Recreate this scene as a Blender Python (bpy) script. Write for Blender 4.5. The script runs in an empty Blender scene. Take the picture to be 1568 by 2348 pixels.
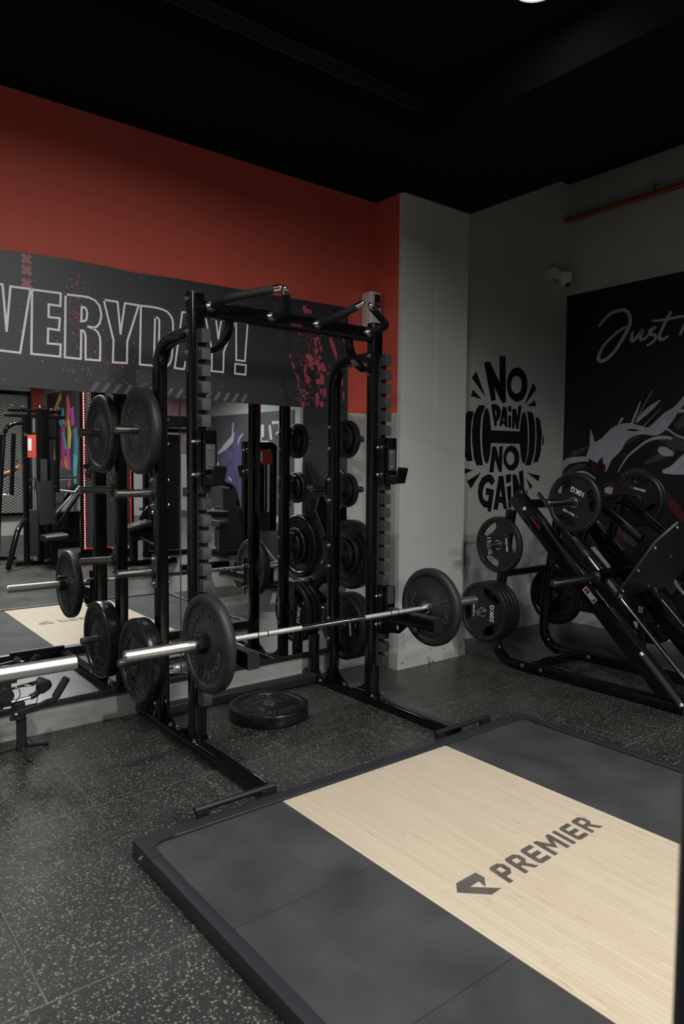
import bpy, math, random
from mathutils import Vector, Matrix
S = bpy.context.scene
COL = S.collection
PI = math.pi
random.seed(7)

# ------------------------------------------------------------------ camera
cam_d = bpy.data.cameras.new('camera')
cam = bpy.data.objects.new('camera', cam_d); COL.objects.link(cam)
RR = ((0.78398691, -0.62074175, 0.00664851), (0.03258633, 0.0518465, 0.99812327), (0.61992149, 0.78229893, -0.06087467))
cam.matrix_world = Matrix(((RR[0][0], RR[1][0], -RR[2][0], 0), (RR[0][1], RR[1][1], -RR[2][1], 0),
                           (RR[0][2], RR[1][2], -RR[2][2], 1.4), (0, 0, 0, 1)))
cam_d.sensor_fit = 'VERTICAL'; cam_d.sensor_height = 36; cam_d.sensor_width = 24.04
cam_d.lens = 1625.48 / 2348 * 36
cam_d.clip_start = 0.05; cam_d.clip_end = 60
cam_d.dof.use_dof = True; cam_d.dof.focus_distance = 3.5; cam_d.dof.aperture_fstop = 4.0
S.camera = cam
# ------------------------------------------------------------------ view, world, lamps
S.view_settings.view_transform = 'Standard'
S.view_settings.look = 'None'
S.view_settings.gamma = 1.0
S.view_settings.use_curve_mapping = False
S.view_settings.exposure = -0.03
w = bpy.data.worlds.new('world'); S.world = w; w.use_nodes = True
w.node_tree.nodes['Background'].inputs[0].default_value = (0.8, 0.9, 1, 1)
w.node_tree.nodes['Background'].inputs[1].default_value = 0.0

def lamp(x, y, z, power, size=0.16, spread=118, color=(1, 1, 0.975)):
    d = bpy.data.lights.new('ceiling_lamp_light', 'AREA')
    d.shape = 'DISK'; d.size = size; d.energy = power; d.color = color; d.spread = math.radians(spread)
    o = bpy.data.objects.new('ceiling_lamp_light', d); COL.objects.link(o)
    o.location = (x, y, z)
    return o
# recessed ceiling lamps over the lifting floor (hung in the raised part of the ceiling)
for (x, y, p, sp) in ((2.62, 1.98, 4, 90), (1.2, 1.35, 56, 163), (-2.5, 1.9, 110, 168), (2.1, -0.9, 26, 164), (2.6, -1.7, 80, 163), (2.0, -2.3, 75, 163), (2.6, -2.7, 95, 163)):
    lamp(x, y, 3.455, p, spread=sp)
# lamps in the rear half of the gym (seen only through the mirror)
for (x, y, p) in ((3.0, -4.8, 100), (5.2, -5.0, 60), (7.4, -3.4, 60), (7.4, -7.2, 90)):
    lamp(x, y, 3.455, p, spread=160)

# ------------------------------------------------------------------ materials
def sock(n, name, v):
    if name in n.inputs: n.inputs[name].default_value = v
def mat(name, col, rough=0.5, metal=0.0, spec=0.5, emit=None, es=0.0, bump=None, var=None, coat=0.0):
    m = bpy.data.materials.new(name); m.use_nodes = True
    nt = m.node_tree; b = nt.nodes['Principled BSDF']
    sock(b, 'Base Color', (*col, 1)); sock(b, 'Roughness', rough); sock(b, 'Metallic', metal)
    sock(b, 'Specular IOR Level', spec); sock(b, 'Coat Weight', coat)
    if emit: sock(b, 'Emission Color', (*emit, 1)); sock(b, 'Emission Strength', es)
    if bump or var:
        tc = nt.nodes.new('ShaderNodeTexCoord')
        if var:      # (scale, amount): gentle large-scale mottling of paint or rubber
            n = nt.nodes.new('ShaderNodeTexNoise'); n.inputs['Scale'].default_value = var[0]; n.inputs['Detail'].default_value = 6
            nt.links.new(tc.outputs['Object'], n.inputs['Vector'])
            r = nt.nodes.new('ShaderNodeMapRange'); r.inputs[1].default_value = 0.3; r.inputs[2].default_value = 0.7
            r.inputs[3].default_value = 1 - var[1]; r.inputs[4].default_value = 1 + var[1]
            nt.links.new(n.outputs['Fac'], r.inputs[0])
            mx = nt.nodes.new('ShaderNodeVectorMath'); mx.operation = 'SCALE'; mx.inputs[0].default_value = col
            nt.links.new(r.outputs[0], mx.inputs['Scale']); nt.links.new(mx.outputs[0], b.inputs['Base Color'])
        if bump:     # (scale, strength)
            n = nt.nodes.new('ShaderNodeTexNoise'); n.inputs['Scale'].default_value = bump[0]; n.inputs['Detail'].default_value = 3
            nt.links.new(tc.outputs['Object'], n.inputs['Vector'])
            bp = nt.nodes.new('ShaderNodeBump'); bp.inputs['Strength'].default_value = bump[1]; bp.inputs['Distance'].default_value = 0.002
            nt.links.new(n.outputs['Fac'], bp.inputs['Height']); nt.links.new(bp.outputs[0], b.inputs['Normal'])
    return m
M = {}
M['black'] = mat('black_gloss_paint', (0.0035, 0.0035, 0.004), 0.12, spec=0.5)
M['black_satin'] = mat('black_satin_paint', (0.010, 0.0105, 0.012), 0.42, bump=(300, 0.15))
M['platform_steel'] = mat('platform_frame_paint', (0.018, 0.020, 0.024), 0.42, bump=(250, 0.1))
M['strip'] = mat('dark_grey_powder_coat', (0.036, 0.037, 0.039), 0.5, bump=(400, 0.2))
M['rubber'] = mat('black_rubber', (0.0175, 0.0185, 0.019), 0.5, spec=0.45, bump=(120, 0.2), var=(9, 0.25))
M['rubber_gloss'] = mat('smooth_black_rubber', (0.0075, 0.008, 0.0085), 0.27, spec=0.5, bump=(60, 0.1))
M['urethane'] = mat('black_urethane', (0.009, 0.009, 0.0098), 0.36, bump=(200, 0.15))
M['mat'] = mat('rubber_mat', (0.036, 0.0375, 0.0378), 0.72, spec=0.3, var=(4, 0.38), bump=(600, 0.25))
M['chrome'] = mat('chrome', (0.78, 0.78, 0.78), 0.13, metal=1)
M['rod'] = mat('dark_chrome_rod', (0.45, 0.45, 0.46), 0.1, metal=1)
M['steel'] = mat('brushed_steel', (0.62, 0.62, 0.62), 0.3, metal=1)
M['knurl'] = mat('knurled_steel', (0.75, 0.75, 0.74), 0.38, metal=1, bump=(900, 0.6))
M['bright_sleeve'] = mat('satin_sleeve_steel', (0.72, 0.71, 0.70), 0.36, metal=1)
M['peg'] = mat('dull_nickel', (0.30, 0.285, 0.26), 0.3, metal=1)
M['bolt'] = mat('zinc_bolt', (0.6, 0.6, 0.6), 0.25, metal=1)
M['foam'] = mat('black_foam_grip', (0.014, 0.014, 0.015), 0.7, spec=0.3)
M['uhmw'] = mat('grey_plastic_liner', (0.06, 0.064, 0.064), 0.45)
M['white'] = mat('white_print', (0.72, 0.73, 0.75), 0.6)
M['white_letter'] = mat('white_letter_paint', (0.82, 0.82, 0.83), 0.5)
M['red_letter'] = mat('red_letter_paint', (0.26, 0.02, 0.03), 0.5)
M['lit_letter'] = mat('moulded_letters_lit', (0.060, 0.062, 0.064), 0.4)  # paler than the plate rubber: highlights on the raised letters put into the colour
M['lit_gloss_letter'] = mat('glossy_letters_lit', (0.035, 0.037, 0.04), 0.2)  # same rubber as the shiny plates, lightened to paint in the relief's highlights
M['decal'] = mat('black_wall_vinyl', (0.006, 0.007, 0.007), 0.5, spec=0.3)
M['plastic_white'] = mat('white_plastic', (0.62, 0.6, 0.58), 0.4)
M['plastic_black'] = mat('black_plastic', (0.012, 0.012, 0.013), 0.4)
M['plastic_grey'] = mat('grey_plastic', (0.2, 0.2, 0.2), 0.5)
M['pad'] = mat('black_upholstery', (0.020, 0.021, 0.022), 0.5, bump=(150, 0.2))
M['ceiling'] = mat('black_ceiling_paint', (0.012, 0.0127, 0.0137), 0.95, spec=0.05)
M['grey_wall'] = mat('grey_wall_paint', (0.46, 0.465, 0.445), 0.7, spec=0.3, var=(2.2, 0.07), bump=(40, 0.08))
M['red_wall'] = mat('red_wall_paint', (0.58, 0.098, 0.066), 0.6, spec=0.3, var=(1.5, 0.06))
M['red_panel'] = mat('red_placard', (0.55, 0.07, 0.05), 0.5)
M['copper'] = mat('orange_pipe_paint', (0.35, 0.07, 0.02), 0.5)
M['mirror'] = mat('mirror_silver', (0.86, 0.88, 0.87), 0.0, metal=1)
M['skin'] = mat('skin', (0.30, 0.15, 0.09), 0.5)
M['cloth_blue'] = mat('blue_cloth', (0.05, 0.07, 0.16), 0.8)
M['cloth_dark'] = mat('dark_cloth', (0.02, 0.02, 0.03), 0.8)
M['hair'] = mat('dark_hair', (0.01, 0.008, 0.006), 0.6)
M['led'] = mat('red_led_glow', (0.3, 0.0, 0.0), 0.5, emit=(1.0, 0.05, 0.07), es=0.55)
M['led_dot'] = mat('led_point', (1, 0.4, 0.4), 0.5, emit=(1.0, 0.45, 0.42), es=2.5)
M['lamp_glow'] = mat('lamp_diffuser', (1, 1, 1), 0.5, emit=(0.9, 0.95, 1.0), es=14.0)

def nodes(m):
    nt = m.node_tree
    def N(t, **k):
        n = nt.nodes.new(t)
        for a, v in k.items(): setattr(n, a, v)
        return n
    def L(a, b): nt.links.new(a, b)
    def mth(op, a, b=None, c=None):
        n = N('ShaderNodeMath', operation=op)
        for i, v in enumerate((a, b, c)):
            if v is None: continue
            if isinstance(v, (int, float)): n.inputs[i].default_value = v
            else: L(v, n.inputs[i])
        return n.outputs[0]
    def mix(f, a, b):
        n = N('ShaderNodeMix', data_type='RGBA')
        for i, v in ((0, f), (6, a), (7, b)):
            if isinstance(v, (int, float)): n.inputs[i].default_value = v
            elif isinstance(v, tuple): n.inputs[i].default_value = (*v, 1)
            else: L(v, n.inputs[i])
        return n.outputs[2]
    return nt, N, L, mth, mix, nt.nodes['Principled BSDF']

# speckled rubber floor tiles, laid in offset rows
def floor_mat():
    m = mat('speckled_rubber_tiles', (0.03, 0.03, 0.03), 0.5)
    nt, N, L, mth, mix, b = nodes(m)
    tc = N('ShaderNodeTexCoord'); sp = N('ShaderNodeSeparateXYZ'); L(tc.outputs['Object'], sp.inputs[0])
    x, y = sp.outputs[0], sp.outputs[1]
    row = mth('DIVIDE', mth('SUBTRACT', y, 1.861), 1.003)
    fr = mth('FLOOR', row)
    odd = mth('MODULO', mth('ADD', fr, 100.0), 2.0)
    colx = mth('ADD', mth('DIVIDE', mth('SUBTRACT', x, 0.503), 0.956), mth('MULTIPLY', odd, 0.5))
    def edge(v, size):      # distance in metres to the nearest tile edge
        f = mth('FRACT', v)
        return mth('MULTIPLY', mth('MINIMUM', f, mth('SUBTRACT', 1.0, f)), size)
    e = mth('MINIMUM', edge(row, 1.003), edge(colx, 0.956))
    wob = N('ShaderNodeTexNoise'); wob.inputs['Scale'].default_value = 7; L(tc.outputs['Object'], wob.inputs['Vector'])
    seam = N('ShaderNodeMapRange'); seam.inputs[1].default_value = 0.0016; seam.inputs[2].default_value = 0.0032
    seam.inputs[3].default_value = 1; seam.inputs[4].default_value = 0; L(e, seam.inputs[0])
    # speckles: two sizes of rubber granules
    def speck(scale, rad, thr):
        v = N('ShaderNodeTexVoronoi'); v.inputs['Scale'].default_value = scale
        no = N('ShaderNodeTexNoise'); no.inputs['Scale'].default_value = scale * 1.5
        L(tc.outputs['Object'], no.inputs['Vector'])
        va = N('ShaderNodeVectorMath', operation='MULTIPLY_ADD'); va.inputs[1].default_value = (0.006, 0.006, 0)
        L(no.outputs['Color'], va.inputs[0]); L(tc.outputs['Object'], va.inputs[2])
        L(va.outputs[0], v.inputs['Vector'])
        sc = N('ShaderNodeSeparateColor'); L(v.outputs['Color'], sc.inputs[0])
        on = mth('GREATER_THAN', sc.outputs[0], thr)
        sz = mth('MULTIPLY', mth('ADD', sc.outputs[2], 0.35), rad)
        return mth('MULTIPLY', on, mth('LESS_THAN', v.outputs['Distance'], sz)), sc.outputs[1]
    s1, h1 = speck(120, 0.36, 0.66)
    s2, h2 = speck(230, 0.40, 0.70)
    big = N('ShaderNodeTexNoise'); big.inputs['Scale'].default_value = 1.7; big.inputs['Detail'].default_value = 5
    L(tc.outputs['Object'], big.inputs['Vector'])
    dust = N('ShaderNodeMapRange'); dust.inputs[1].default_value = 0.35; dust.inputs[2].default_value = 0.7
    L(big.outputs['Fac'], dust.inputs[0])
    base = mix(dust.outputs[0], (0.014, 0.0155, 0.0155), (0.036, 0.038, 0.038))
    c1 = mix(h1, (0.23, 0.205, 0.13), (0.16, 0.155, 0.125))
    c2 = mix(h2, (0.22, 0.20, 0.13), (0.14, 0.14, 0.125))
    base = mix(s2, base, c2); base = mix(s1, base, c1)
    sl = mix(wob.outputs['Fac'], (0.02, 0.02, 0.02), (0.17, 0.17, 0.16))
    base = mix(seam.outputs[0], base, sl)
    L(base, b.inputs['Base Color'])
    rg = N('ShaderNodeMapRange'); rg.inputs[3].default_value = 0.24; rg.inputs[4].default_value = 0.42
    L(big.outputs['Fac'], rg.inputs[0]); L(rg.outputs[0], b.inputs['Roughness'])
    bn = N('ShaderNodeTexNoise'); bn.inputs['Scale'].default_value = 220; L(tc.outputs['Object'], bn.inputs['Vector'])
    hgt = mth('SUBTRACT', mth('MULTIPLY', bn.outputs['Fac'], 0.35), seam.outputs[0])
    bp = N('ShaderNodeBump'); bp.inputs['Strength'].default_value = 0.25; bp.inputs['Distance'].default_value = 0.002
    L(hgt, bp.inputs['Height']); L(bp.outputs[0], b.inputs['Normal'])
    return m
M['floor'] = floor_mat()

def bamboo_mat():
    m = mat('bamboo_boards', (0.6, 0.45, 0.28), 0.42, spec=0.35)
    nt, N, L, mth, mix, b = nodes(m)
    tc = N('ShaderNodeTexCoord')
    mp = N('ShaderNodeMapping'); mp.inputs['Rotation'].default_value = (0, 0, PI / 2); L(tc.outputs['Object'], mp.inputs[0])
    br = N('ShaderNodeTexBrick'); br.offset = 0.0; br.inputs['Scale'].default_value = 1
    br.inputs['Brick Width'].default_value = 0.43; br.inputs['Row Height'].default_value = 0.0195
    br.inputs['Mortar Size'].default_value = 0.0009; br.inputs['Mortar Smooth'].default_value = 0.6
    br.inputs['Color1'].default_value = (0.505, 0.425, 0.320, 1); br.inputs['Color2'].default_value = (0.455, 0.372, 0.27, 1)
    br.inputs['Mortar'].default_value = (0.33, 0.25, 0.17, 1); ms = N('ShaderNodeSeparateXYZ'); L(mp.outputs[0], ms.inputs[0])
    wn = N('ShaderNodeTexWhiteNoise', noise_dimensions='1D'); L(mth('FLOOR', mth('DIVIDE', ms.outputs[1], 0.0195)), wn.inputs['W'])
    mc = N('ShaderNodeCombineXYZ'); L(mth('ADD', ms.outputs[0], mth('MULTIPLY', wn.outputs['Value'], 0.43)), mc.inputs[0]); L(ms.outputs[1], mc.inputs[1])
    L(mc.outputs[0], br.inputs['Vector'])
    gr = N('ShaderNodeTexNoise'); gr.inputs['Scale'].default_value = 3; gr.inputs['Detail'].default_value = 5
    g2 = N('ShaderNodeMapping'); g2.inputs['Scale'].default_value = (40, 1.5, 1); L(tc.outputs['Object'], g2.inputs[0]); L(g2.outputs[0], gr.inputs['Vector'])
    c = mix(mth('MULTIPLY', gr.outputs['Fac'], 0.3), br.outputs['Color'], (0.60, 0.53, 0.42))
    kn = N('ShaderNodeTexVoronoi'); kn.inputs['Scale'].default_value = 1
    k2 = N('ShaderNodeMapping'); k2.inputs['Scale'].default_value = (50, 7, 1); L(tc.outputs['Object'], k2.inputs[0]); L(k2.outputs[0], kn.inputs['Vector'])
    kr = N('ShaderNodeMapRange'); kr.inputs[1].default_value = 0.08; kr.inputs[2].default_value = 0.22; kr.inputs[3].default_value = 0.7; kr.inputs[4].default_value = 0
    L(kn.outputs['Distance'], kr.inputs[0])
    ks = N('ShaderNodeSeparateColor'); L(kn.outputs['Color'], ks.inputs[0])
    kf = mth('MULTIPLY', kr.outputs[0], mth('GREATER_THAN', ks.outputs[0], 0.55))
    c = mix(kf, c, (0.38, 0.26, 0.165))
    L(c, b.inputs['Base Color'])
    return m
M['wood'] = bamboo_mat()

def scuffed_mat():
    m = mat('scuffed_grey_paint', (0.40, 0.405, 0.385), 0.7, spec=0.3)
    nt, N, L, mth, mix, b = nodes(m)
    tc = N('ShaderNodeTexCoord'); sp = N('ShaderNodeSeparateXYZ'); L(tc.outputs['Object'], sp.inputs[0])
    lo = N('ShaderNodeMapRange'); lo.inputs[1].default_value = 0.42; lo.inputs[2].default_value = 0.12; L(sp.outputs[2], lo.inputs[0])
    n1 = N('ShaderNodeTexNoise'); n1.inputs['Scale'].default_value = 16; n1.inputs['Detail'].default_value = 5; n1.inputs['Distortion'].default_value = 0.8; L(tc.outputs['Object'], n1.inputs['Vector'])
    k = N('ShaderNodeMapRange'); k.inputs[1].default_value = 0.60; k.inputs[2].default_value = 0.66; L(n1.outputs['Fac'], k.inputs[0])
    n2 = N('ShaderNodeTexNoise'); n2.inputs['Scale'].default_value = 2; L(tc.outputs['Object'], n2.inputs['Vector'])
    ground = mix(n2.outputs['Fac'], (0.43, 0.435, 0.415), (0.49, 0.495, 0.475))
    c = mix(mth('MULTIPLY', mth('MULTIPLY', k.outputs[0], lo.outputs[0]), 0.85), ground, (0.07, 0.07, 0.068))
    L(c, b.inputs['Base Color'])
    return m
M['scuffed'] = scuffed_mat()

def poster_mat(name, base, cx, cz, rad, red=True):
    """printed poster sheet: dark ground with fine white and red paint spatter"""
    m = mat(name, base, 0.5, spec=0.7)
    nt, N, L, mth, mix, b = nodes(m)
    tc = N('ShaderNodeTexCoord')
    def speck(scale, thr, rad_):
        v = N('ShaderNodeTexVoronoi'); v.inputs['Scale'].default_value = scale; L(tc.outputs['Object'], v.inputs['Vector'])
        s = N('ShaderNodeSeparateColor'); L(v.outputs['Color'], s.inputs[0])
        return mth('MULTIPLY', mth('GREATER_THAN', s.outputs[0], thr), mth('LESS_THAN', v.outputs['Distance'], mth('MULTIPLY', s.outputs[1], rad_)))
    cl = N('ShaderNodeTexNoise'); cl.inputs['Scale'].default_value = 4.5; cl.inputs['Detail'].default_value = 4; L(tc.outputs['Object'], cl.inputs['Vector'])
    cm = N('ShaderNodeMapRange'); cm.inputs[1].default_value = 0.52; cm.inputs[2].default_value = 0.68; L(cl.outputs['Fac'], cm.inputs[0])
    mott = N('ShaderNodeTexNoise'); mott.inputs['Scale'].default_value = 2.2; mott.inputs['Detail'].default_value = 6; L(tc.outputs['Object'], mott.inputs['Vector'])
    ground = mix(mott.outputs['Fac'], tuple(v * 0.7 for v in base), tuple(v * 1.35 for v in base))
    c = mix(speck(70, 0.93, 0.35), ground, (0.20, 0.20, 0.21))
    c = mix(mth('MULTIPLY', cm.outputs[0], speck(110, 0.6, 0.35)), c, (0.18, 0.18, 0.19))
    if red:
        d = N('ShaderNodeVectorMath', operation='DISTANCE'); d.inputs[1].default_value = (cx, 3.82, cz); L(tc.outputs['Object'], d.inputs[0])
        dr = N('ShaderNodeMapRange'); dr.inputs[1].default_value = rad; dr.inputs[2].default_value = rad * 0.5; L(d.outputs['Value'], dr.inputs[0])
        c2 = N('ShaderNodeTexNoise'); c2.inputs['Scale'].default_value = 6; L(tc.outputs['Object'], c2.inputs['Vector'])
        cf = N('ShaderNodeMapRange'); cf.inputs[1].default_value = 0.48; cf.inputs[2].default_value = 0.6; L(c2.outputs['Fac'], cf.inputs[0])
        c = mix(mth('MULTIPLY', mth('MULTIPLY', dr.outputs[0], cf.outputs[0]), speck(130, 0.35, 0.5)), c, (0.38, 0.03, 0.05))
    L(c, b.inputs['Base Color'])
    return m
M['poster'] = poster_mat('poster_print', (0.019, 0.019, 0.022), 1.45, 2.0, 0.55)
M['mural'] = mat('mural_print', (0.0065, 0.006, 0.008), 0.5, var=(3, 0.4))
M['mural_white'] = mat('mural_white_brush', (0.40, 0.41, 0.47), 0.55, var=(14, 0.12))
M['mural_grey'] = mat('mural_grey_brush', (0.05, 0.05, 0.062), 0.55, var=(18, 0.5))
M['mural_red'] = mat('mural_red_brush', (0.085, 0.010, 0.014), 0.55, var=(18, 0.4))
M['script'] = mat('mural_script_grey', (0.42, 0.44, 0.46), 0.55)
M['poster_red'] = mat('poster_red_paint', (0.44, 0.075, 0.105), 0.45, var=(20, 0.2))
M['poster_pink'] = mat('poster_faded_red', (0.34, 0.10, 0.12), 0.45)
M['stripe'] = mat('poster_grey_stripe', (0.13, 0.12, 0.16), 0.45)
M['burn'] = mat('branded_ink', (0.085, 0.075, 0.064), 0.5, var=(25, 0.18))
M['mesh_back'] = mat('mesh_backing_grey', (0.26, 0.265, 0.25), 0.7)
M['mesh_wire'] = mat('mesh_dark_wire', (0.03, 0.03, 0.03), 0.5)

# ------------------------------------------------------------------ geometry kit
def V(*a): return Vector(a)
class G:
    """collects shapes, then becomes one mesh object"""
    def __init__(s): s.v = []; s.f = []; s.mi = []; s.m = 0
    def add(s, vs, fs):
        o = len(s.v); s.v += [tuple(p) for p in vs]
        for f in fs: s.f.append([i + o for i in f]); s.mi.append(s.m)
        return s
    def sweep(s, path, prof, up=(0, 0, 1), cap=True):
        P = [Vector(p) for p in path]; n = len(P); k = len(prof)
        T = []
        for i in range(n):
            a = (P[i] - P[i - 1]).normalized() if i else None
            b = (P[i + 1] - P[i]).normalized() if i < n - 1 else None
            T.append(((a or b) + (b or a)).normalized())
        u = Vector(up); u = (u - T[0] * u.dot(T[0]))
        if u.length < 1e-6: u = Vector((0, 1, 0)) if abs(T[0].y) < .9 else Vector((1, 0, 0)); u = u - T[0] * u.dot(T[0])
        u.normalize(); vs = []
        for i in range(n):
            if i:
                ax = T[i - 1].cross(T[i])
                if ax.length > 1e-7: u = Matrix.Rotation(T[i - 1].angle(T[i]), 3, ax.normalized()) @ u
            sd = T[i].cross(u)
            sc = 1.0
            if 0 < i < n - 1:
                a = (P[i] - P[i - 1]).normalized(); sc = 1 / max(0.35, a.dot(T[i]))
                sc = min(sc, 1.6)
            for (a, b) in prof: vs.append(P[i] + sd * a + u * b)
        fs = []
        for i in range(n - 1):
            for j in range(k):
                j2 = (j + 1) % k
                fs.append([i * k + j, i * k + j2, (i + 1) * k + j2, (i + 1) * k + j])
        if cap: fs.append(list(range(k))[::-1]); fs.append([(n - 1) * k + j for j in range(k)])
        return s.add(vs, fs)
    def tube(s, path, r, n=14, cap=True, up=(0, 0, 1)):
        return s.sweep(path, [(r * math.cos(2 * PI * i / n), r * math.sin(2 * PI * i / n)) for i in range(n)], up, cap)
    def bar(s, p0, p1, w, h, r=0.006, up=(0, 0, 1), q=3):
        return s.sweep([p0, p1], rrect(w, h, r, q), up)
    def box(s, c, d):
        x, y, z = (q / 2 for q in d); r = min(d) * 0.06
        r = min(r, 0.004)
        return s.sweep([(c[0], c[1], c[2] - z), (c[0], c[1], c[2] + z)], rrect(d[1], d[0], r, 1), (1, 0, 0))
    def lathe(s, prof, c=(0, 0, 0), ax='X', n=56, closed=True, a0=0):
        k = len(prof); vs = []
        for i in range(n):
            a = 2 * PI * i / n + a0; cs, sn = math.cos(a), math.sin(a)
            for (t, r) in prof:
                p = {'X': (t, r * cs, r * sn), 'Y': (r * sn, t, r * cs), 'Z': (r * cs, r * sn, t)}[ax]
                vs.append((p[0] + c[0], p[1] + c[1], p[2] + c[2]))
        fs = []
        for i in range(n):
            i2 = (i + 1) % n
            for j in range(k if closed else k - 1):
                j2 = (j + 1) % k
                fs.append([i * k + j, i * k + j2, i2 * k + j2, i2 * k + j])
        return s.add(vs, fs)
    def cyl(s, p0, p1, r, n=20): return s.tube([p0, p1], r, n)
    def ball(s, c, r, n=14, m=8, sc=(1, 1, 1)):
        prof = [(-math.cos(PI * i / m) * r, max(1e-4, math.sin(PI * i / m) * r)) for i in range(m + 1)]
        vs0 = len(s.v); s.lathe(prof, (0, 0, 0), 'Z', n, closed=False)
        for i in range(vs0, len(s.v)):
            p = s.v[i]; s.v[i] = (p[0] * sc[0] + c[0], p[1] * sc[1] + c[1], p[2] * sc[2] + c[2])
        return s
    def flat(s, polys, depth, mp):
        """filled 2D outlines (holes allowed) given thickness; mp(u, v, d) places them"""
        cu = bpy.data.curves.new('outline', 'CURVE'); cu.dimensions = '2D'; cu.fill_mode = 'BOTH'; cu.extrude = depth / 2
        for p in polys:
            sp = cu.splines.new('POLY'); sp.points.add(len(p) - 1); sp.use_cyclic_u = True
            for i, q in enumerate(p): sp.points[i].co = (q[0], q[1], 0, 1)
        return s._curve(cu, depth, mp)
    def text(s, body, size, depth, mp, align='CENTER', spacing=1.0):
        cu = bpy.data.curves.new('text', 'FONT'); cu.body = body; cu.size = size; cu.extrude = depth / 2
        cu.align_x = align; cu.align_y = 'CENTER'; cu.space_character = spacing; cu.resolution_u = 3; cu.offset = size * 0.012
        return s._curve(cu, depth, mp)
    def _curve(s, cu, depth, mp):
        ob = bpy.data.objects.new('outline', cu)
        me = bpy.data.meshes.new_from_object(ob)
        s.add([mp(v.co.x, v.co.y, v.co.z + depth / 2) for v in me.vertices], [list(p.vertices) for p in me.polygons])
        bpy.data.objects.remove(ob); bpy.data.meshes.remove(me); bpy.data.curves.remove(cu)
        return s
    def strip(s, pts, depth, mp, cyc=False):
        """variable-width brush stroke: pts (u, v, half_width)"""
        n = len(pts); Lp = []; Rp = []
        for i in range(n):
            a = pts[max(0, i - 1)]; b = pts[min(n - 1, i + 1)]
            dx, dy = b[0] - a[0], b[1] - a[1]; l = math.hypot(dx, dy) or 1
            nx, ny = -dy / l, dx / l; w_ = pts[i][2]
            Lp.append((pts[i][0] + nx * w_, pts[i][1] + ny * w_)); Rp.append((pts[i][0] - nx * w_, pts[i][1] - ny * w_))
        vs = []; fs = []
        for i in range(n):
            for q in (Lp[i], Rp[i]):
                vs.append(mp(q[0], q[1], 0)); vs.append(mp(q[0], q[1], depth))
        for i in range(n - 1):
            o = i * 4
            fs += [[o + 1, o + 3, o + 7, o + 5], [o, o + 4, o + 6, o + 2], [o, o + 1, o + 5, o + 4], [o + 2, o + 6, o + 7, o + 3]]
        fs += [[0, 2, 3, 1], [4 * n - 4, 4 * n - 3, 4 * n - 1, 4 * n - 2]]
        return s.add(vs, fs)
    def mesh(s, name, mats, angle=35, off=(0, 0, 0)):
        me = bpy.data.meshes.new(name)
        me.from_pydata([(p[0] - off[0], p[1] - off[1], p[2] - off[2]) for p in s.v], [], s.f)
        for m in (mats if isinstance(mats, (list, tuple)) else [mats]): me.materials.append(m)
        import bmesh
        bm = bmesh.new(); bm.from_mesh(me)
        bm.faces.ensure_lookup_table()
        for i, fc in enumerate(bm.faces): fc.material_index = s.mi[i]; fc.smooth = True
        bmesh.ops.recalc_face_normals(bm, faces=bm.faces)
        bm.to_mesh(me); bm.free()
        me.set_sharp_from_angle(angle=math.radians(angle))
        return me

def rrect(w_, h_, r, q=3):
    r = min(r, w_ / 2 - 1e-4, h_ / 2 - 1e-4); out = []
    for (cx, cy, a0) in ((w_ / 2 - r, h_ / 2 - r, 0), (-w_ / 2 + r, h_ / 2 - r, 90), (-w_ / 2 + r, -h_ / 2 + r, 180), (w_ / 2 - r, -h_ / 2 + r, 270)):
        for i in range(q + 1):
            a = math.radians(a0 + 90 * i / q); out.append((cx + r * math.cos(a), cy + r * math.sin(a)))
    return out
def rpath(pts, r, n=8):
    """polyline with rounded corners"""
    P = [Vector(p) for p in pts]; out = [P[0]]
    for i in range(1, len(P) - 1):
        a = (P[i - 1] - P[i]); b = (P[i + 1] - P[i]); d = min(r, a.length * .49, b.length * .49)
        p0 = P[i] + a.normalized() * d; p2 = P[i] + b.normalized() * d
        for j in range(n + 1):
            t = j / n; out.append(p0 * (1 - t) ** 2 + P[i] * 2 * t * (1 - t) + p2 * t * t)
    out.append(P[-1]); return out
def circ(cx, cy, r, n=40, a0=0, a1=2 * PI, r2=None):
    return [(cx + r * math.cos(a0 + (a1 - a0) * i / n), cy + (r2 or r) * math.sin(a0 + (a1 - a0) * i / n)) for i in range(n if abs(a1 - a0 - 2 * PI) < 1e-6 else n + 1)]

def empty(name, loc, label, cat, group=None, rot=(0, 0, 0)):
    o = bpy.data.objects.new(name, None); COL.objects.link(o)
    o.location = loc; o.rotation_euler = rot; o.empty_display_size = 0.1
    o['label'] = label; o['category'] = cat
    if group: o['group'] = group
    return o
def part(name, g, m, parent, label=None, world=True, angle=35):
    """one mesh part; shapes given in world coordinates unless world=False"""
    root = parent
    while root.parent: root = root.parent
    me = g.mesh(name, m, angle, tuple(root.location) if world else (0, 0, 0))
    o = bpy.data.objects.new(name, me); COL.objects.link(o); o.parent = parent
    if label: o['label'] = label
    return o
def single(name, g, m, label, cat, group=None, angle=35):
    o = bpy.data.objects.new(name, g.mesh(name, m, angle)); COL.objects.link(o)
    o['label'] = label; o['category'] = cat
    if group: o['group'] = group
    return o
def struct(name, g, m, parent=None):
    o = bpy.data.objects.new(name, g.mesh(name, m)); COL.objects.link(o)
    if parent: o.parent = parent
    else: o['kind'] = 'structure'
    return o
def bolt(g, p, d, r=0.011, l=0.012):
    p = Vector(p); d = Vector(d).normalized()
    g.tube([p, p + d * 0.003], r * 1.35, 14); g.tube([p + d * 0.003, p + d * (0.003 + l)], r, 6); g.tube([p + d * l, p + d * (l + 0.008)], r * 0.5, 8)
    return g


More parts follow.
